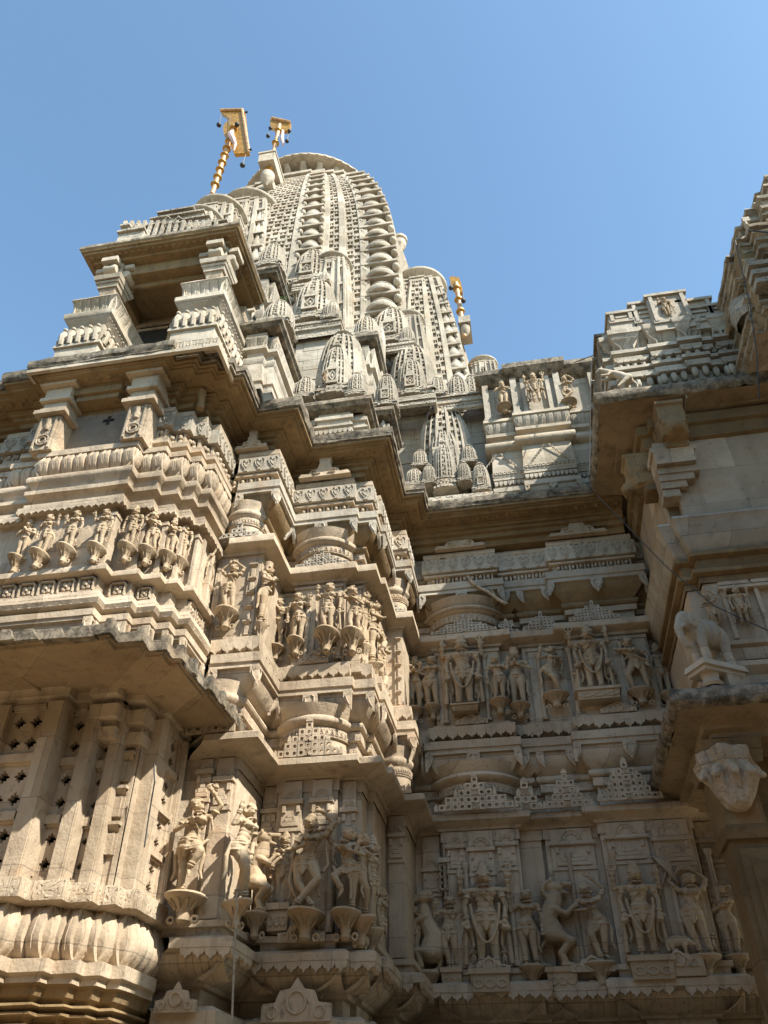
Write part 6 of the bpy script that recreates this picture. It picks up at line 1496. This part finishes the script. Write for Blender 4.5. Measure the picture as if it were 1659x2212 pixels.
for (u, vt, vf, y, kind, fl, pw_, lab) in (
    (876, 1410, 1517, 11.60, 'twist', 1, .1, 'carved figure in profile at the left end of the shaded upper band'),
    (898, 1420, 1533, 11.66, 'namaste', 1, .13, 'slim carved woman with hands at her chest in the shaded upper band, left part'),
    (935, 1412, 1527, 11.62, 'standf', -1, .13, 'carved woman in a long robe under an openwork tree, shaded upper band'),
    (1079.5, 1412, 1514, 11.52, 'raise', 1, .16, 'carved flute player with a bent knee, shaded upper band'),
    (1122.5, 1400, 1523, 11.62, 'namaste', -1, .16, 'praying carved man in a pointed crown, just left of the vertical joint'),
    (1200.6, 1389, 1500, 11.60, 'twist', 1, .2, 'carved woman seen from behind on a round bracket, right of the vertical joint'),
    (1384, 1371, 1492, 11.50, 'bow', 1, .2, 'carved archer drawing a bow across his body, shaded upper band'),
    (1440, 1388, 1500, 11.68, 'stand', 1, .12, 'faint carved figure half behind the porch, far right of the shaded upper band')):
    st(kind, lab, u, vt, vf, y, F_, g4, 0, pw_, .22, .14, fl, wide=1.12)
st('deity', 'four-armed crowned deity with lotus and wheel in the shaded upper band', 1005, 1375, 1527, 11.52, F_, g4, 1, .22, .12, .16, wide=1.12)
st('deity', 'four-armed deity on a wide carved plinth, shaded upper band near the archer', 1290.5, 1350, 1492, 11.48, F_, g4, 1, .34, .2, .16, -1, wide=1.12)
g5 = 'figures of the shaded lower band'
for (u, vt, vf, y, kind, fl, pd, pw_, lab) in (
    (977, 1925, 2093, 11.64, 'staff', 1, 1, .14, 'slim carved attendant under an openwork canopy in the shaded lower band'),
    (1149, 1911, 2086, 11.60, 'raise', -1, 0, .16, 'carved attendant with a hand raised, standing between the crowned deity and the rearing lion'),
    (1295, 1897, 2079, 11.60, 'wave', 1, 0, .2, 'carved dancer with swirling dress and arm above the head, right of the rearing lion'),
    (1520, 1873, 2064, 11.55, 'aloft', 1, 0, .2, 'carved woman with both arms joined overhead, shaded lower band at right'),
    (1592, 1901, 2064, 11.70, 'lean', -1, 0, .16, 'dim carved figure leaning at the far right end of the lower band')):
    st(kind, lab, u, vt, vf, y, F_, g5, pd, pw_, .26, .15, fl, wide=1.12)
st('deity', 'tall crowned four-armed deity wearing a long garland, shaded lower band', 1058, 1866, 2095, 11.52, F_, g5, 1, .26, .28, .16, wide=1.12)
st('deity', 'four-armed deity before a leaning parasol with a boar at its side, shaded lower band', 1403, 1862, 2067, 11.48, F_, g5, 1, .28, .28, .16, -1, wide=1.12)
st('lion', 'rearing carved lion with open jaws next to the crowned deity, shaded lower band', 1212, 1892, 2091, 11.62, F_, g5, 1, .2, .26, .12, wide=1.12)
FIG['boar'] = boar_mesh()
c = at(1470, 2066, 11.33); t = thing('carved_boar', 'small carved boar standing at the feet of the parasol deity', 'statue', c)
o = bpy.data.objects.new('body', FIG['boar']); COL.objects.link(o); o.parent = t; o.scale = (.34, .3, .34)
mb = MB(); mb.box(c.x-.2, c.x+.24, c.y-.1, 11.5, c.z-.22, c.z); mb.build('pedestal', 'statue', t)
# openwork tree and parasol
mb = MB()
c = at(940, 1400, 11.5)
for k in range(14): ring(mb, (c.x+((k*7) % 5-2)*.055, c.y, c.z+((k*3) % 4)*.06-.05), (0, 1, 0), .035, .011, 8)
mb.tube([(c.x+.12, c.y, c.z), (c.x+.13, c.y+.02, c.z-.35)], [.03, .015], 6); o = mb.build('carved_tree', 'tan', None, 60, c); tag(o, 'openwork carved foliage above the robed woman in the shaded upper band', 'carving')
mb = MB()
c = at(976, 1905, 11.5)
for k in range(20): ring(mb, (c.x+((k*7) % 5-2)*.06, c.y, c.z+((k*3) % 4)*.08-.05), (0, 1, 0), .042, .012, 8)
mb.box(c.x-.17, c.x+.17, c.y-.043, c.y+.05, c.z+.25, c.z+.31)
o = mb.build('carved_canopy', 'tan', None, 60, c); tag(o, 'square openwork carved panel above the slim attendant in the shaded lower band', 'carving')
# slim colonnettes framing the larger niches, and little attendants at the deities' feet
def colonnette(root, u, v, y, z0, z1, r=.035):
    x = at(u, v, y).x; mb = MB(); h = z1-z0
    mb.lathe([(r*1.5, z0), (r*1.5, z0+.04), (r, z0+.06), (r, z0+h*.3), (r*1.35, z0+h*.32), (r, z0+h*.35), (r, z0+h*.62), (r*1.35, z0+h*.64), (r, z0+h*.67), (r, z1-.08), (r*1.5, z1-.05), (r*1.6, z1)], 12, Matrix.Translation((x, y-.055, 0)))
    mb.build('colonnette', 'tan', root)
for root, u, v, y, z0, z1 in ((bR, 960, 1450, 11.52, 6.78, 7.9), (bR, 1048, 1450, 11.52, 6.78, 7.9), (bS, 1165, 1450, 11.64, 6.78, 7.9), (bS, 1232, 1430, 11.55, 6.78, 7.9), (bS, 1345, 1430, 11.49, 6.78, 7.9), (bR, 1012, 1980, 11.52, 3.5, 4.75), (bR, 1108, 1980, 11.52, 3.5, 4.75),
                              (bS, 1246, 1980, 11.64, 3.5, 4.85), (bS, 1345, 1980, 11.49, 3.5, 4.8), (bS, 1466, 1980, 11.49, 3.5, 4.8), (bS, 1560, 1980, 11.6, 3.5, 4.8), (bM, 630, 1900, 9.3, 3.5, 4.75), (bM, 715, 1900, 9.27, 3.5, 4.75), (bM, 668, 1330, 9.27, 6.78, 7.85), (bM, 735, 1330, 9.27, 6.78, 7.85)):
    colonnette(root, u, v, y, z0, z1)
g7 = 'tiny attendants beside the larger deities'
for u, vt, vf, y, kind, lab in ((972, 1478, 1527, 11.5, 'namaste', 'tiny kneeling-height attendant at the left foot of the lotus deity, shaded upper band'), (1038, 1476, 1526, 11.5, 'stand', 'tiny attendant at the right foot of the lotus deity, shaded upper band'),
                          (1252, 1440, 1494, 11.46, 'raise', 'tiny attendant left of the deity on the wide carved plinth'), (1330, 1440, 1492, 11.46, 'twist', 'tiny attendant right of the deity on the wide carved plinth'),
                          (1026, 2040, 2095, 11.5, 'namaste', 'tiny attendant at the left foot of the garlanded deity, lower band'), (1092, 2040, 2095, 11.5, 'raise', 'tiny attendant at the right foot of the garlanded deity, lower band'),
                          (1360, 2015, 2067, 11.46, 'stand', 'tiny attendant left of the parasol deity, lower band'), (1548, 2010, 2062, 11.5, 'twist', 'tiny attendant right of the woman with joined arms overhead'),
                          (640, 1905, 1957, 9.3, 'stand', 'tiny attendant at the left foot of the tall central dancer')):
    st(kind, lab, u, vt, vf, y, F_, g7, None, .1, .1, .09)
# leaning parasol behind the deity
c = at(1440, 1880, 11.42); mb = MB(); T_ = Matrix.Translation(c) @ Matrix.Rotation(R(55), 4, 'Y') @ Matrix.Diagonal((1, .35, 1, 1))
mb.lathe([(0, .09), (.1, .07), (.2, .02), (.23, -.03), (.2, -.02), (0, .02)], 16, T_, rib=.08, ribn=12); mb.tube([c, c+Vector((-.30, .0, -.55))], .015, 6)
o = mb.build('carved_parasol', 'tan', None, 40, c); tag(o, 'carved parasol leaning behind the four-armed deity in the lower band', 'carving')
# parapet panel figures
g6 = 'figures on the pale parapet panel'
for k in FIG: pass
st('namaste', 'flute-playing figure at the left of the pale parapet panel', 1090, 823, 880, 11.18, F_, g6, 0, .15, .16, .14)
st('deity', 'four-armed figure with a hanging garland, centre of the pale parapet panel', 1160, 806, 867, 11.06, F_, g6, None, .26, .1, .16)
st('dance', 'twisting dancer at the right of the pale parapet panel', 1228, 812, 870, 11.18, F_, g6, 0, .16, .16, .14)
st('staff', 'tiny deity in the tall niche crowning the porch frieze', 1444, 640, 682, 8.97, F_, None, None, .1, .1, .06)
st('wave', 'small carved dancer in the first wall niche of the porch, behind the elephant', 1550, 1278, 1358, 9.12, F_, 'figures in the porch wall niches', None, .1, .1, .10)
st('deity', 'small carved deity with a garland in the second wall niche of the porch', 1612, 1262, 1348, 9.12, F_, 'figures in the porch wall niches', None, .1, .1, .10)
st('wave', 'tiny dancer in the niche of the wide turret spire', 700, 802, 826, 9.05, F_, None, None, .1, .1, .04)
# elephant on the porch canopy
me = elephant_mesh(); a = at(1532, 1452, 8.95)
t = thing('elephant_statue', 'pale stone elephant statue standing on the porch canopy edge, trunk curled', 'statue', a)
o = bpy.data.objects.new('body', me); COL.objects.link(o); o.parent = t; o.scale = (.72, .7, .84); o.rotation_euler = (R(0), R(0), R(32))
t.location = (2.30, 8.78, 6.02)
mb = MB(); mb.box(-.34, .44, -.2, .22, -.09, .0, None, .02); mb.box(-.30, .40, -.16, .2, -.15, -.09); mb.lathe([(.13, -.34), (.16, -.3), (.11, -.24), (.13, -.15)], 12, Matrix.Translation((-.1, 0, 0))); mb.box(.1, .42, -.12, .18, -.34, -.15, None, -.03)
p = mb.build('pedestal', 'white', None); p.parent = t; p.rotation_euler = (0, 0, R(32)); p.scale = (.82, .82, .82)
me = leaper_mesh(); t = thing('beast_statue', 'small pale crouching beast statue leaning out from the corner of the porch frieze', 'statue', at(1345, 842, 8.75))
o = bpy.data.objects.new('body', me); COL.objects.link(o); o.parent = t; o.scale = (.55, .5, .52)
for z, o_ in (): pass

# ---------------------------------------------------------------- ground, sky, sun, camera
mb = MB(); mb.add([(-400, -400, 0), (400, -400, 0), (400, 400, 0), (-400, 400, 0)], [(0, 1, 2, 3)]); o = mb.build('ground', 'ground', None, 0); tag(o, kind='structure')
cy = thing('sky_fill_blocker', 'plain unseen walls added behind the viewer to cut the sky fill', 'light_blocker', (0, -9, 0))  # unseen walls added to reduce sky light on the facade
mb = MB(); mb.box(-30, 22, -14, -7, 0, 11); mb.box(-22, -16, -7, 12, 0, 8); mb.build('wall', 'brown', cy)
SUN = Vector((.61, -.38, .70)).normalized()
elev = math.asin(SUN.z); az = math.atan2(SUN.x, SUN.y)
w = bpy.data.worlds.new('World'); scene.world = w; w.use_nodes = True
nt = w.node_tree; bg = nt.nodes['Background']; sky = nt.nodes.new('ShaderNodeTexSky')
sky.sky_type = 'NISHITA'; sky.sun_disc = False; sky.sun_elevation = elev; sky.sun_rotation = az; sky.air_density = 1.0; sky.dust_density = .8; sky.ozone_density = 1.2
hv = nt.nodes.new('ShaderNodeMixRGB'); hv.blend_type = 'MULTIPLY'; hv.inputs['Fac'].default_value = 1; hv.inputs['Color2'].default_value = (.97, 1.12, 1.07, 1); nt.links.new(sky.outputs['Color'], hv.inputs['Color1']); nt.links.new(hv.outputs['Color'], bg.inputs['Color']); bg.inputs['Strength'].default_value = .112
ld = bpy.data.lights.new('sun', 'SUN'); ld.energy = 4.1; ld.angle = R(.5); ld.color = (1.0, .945, .84)
lo = bpy.data.objects.new('sun', ld); COL.objects.link(lo); lo.rotation_euler = SUN.to_track_quat('Z', 'Y').to_euler(); lo.location = (20, -20, 40)
cd = bpy.data.cameras.new('camera'); cd.sensor_fit = 'VERTICAL'; cd.sensor_height = 36; cd.lens = 28.0; cd.clip_end = 2000; cd.clip_start = .05
co = bpy.data.objects.new('camera', cd); COL.objects.link(co); co.location = CAM; co.rotation_euler = (PI/2+PITCH, 0, TH); scene.camera = co
vs = scene.view_settings; vs.view_transform = 'Standard'; vs.look = 'None'; vs.exposure = 1.38; vs.gamma = 1
scene.cycles.max_bounces = 6; scene.cycles.diffuse_bounces = 3
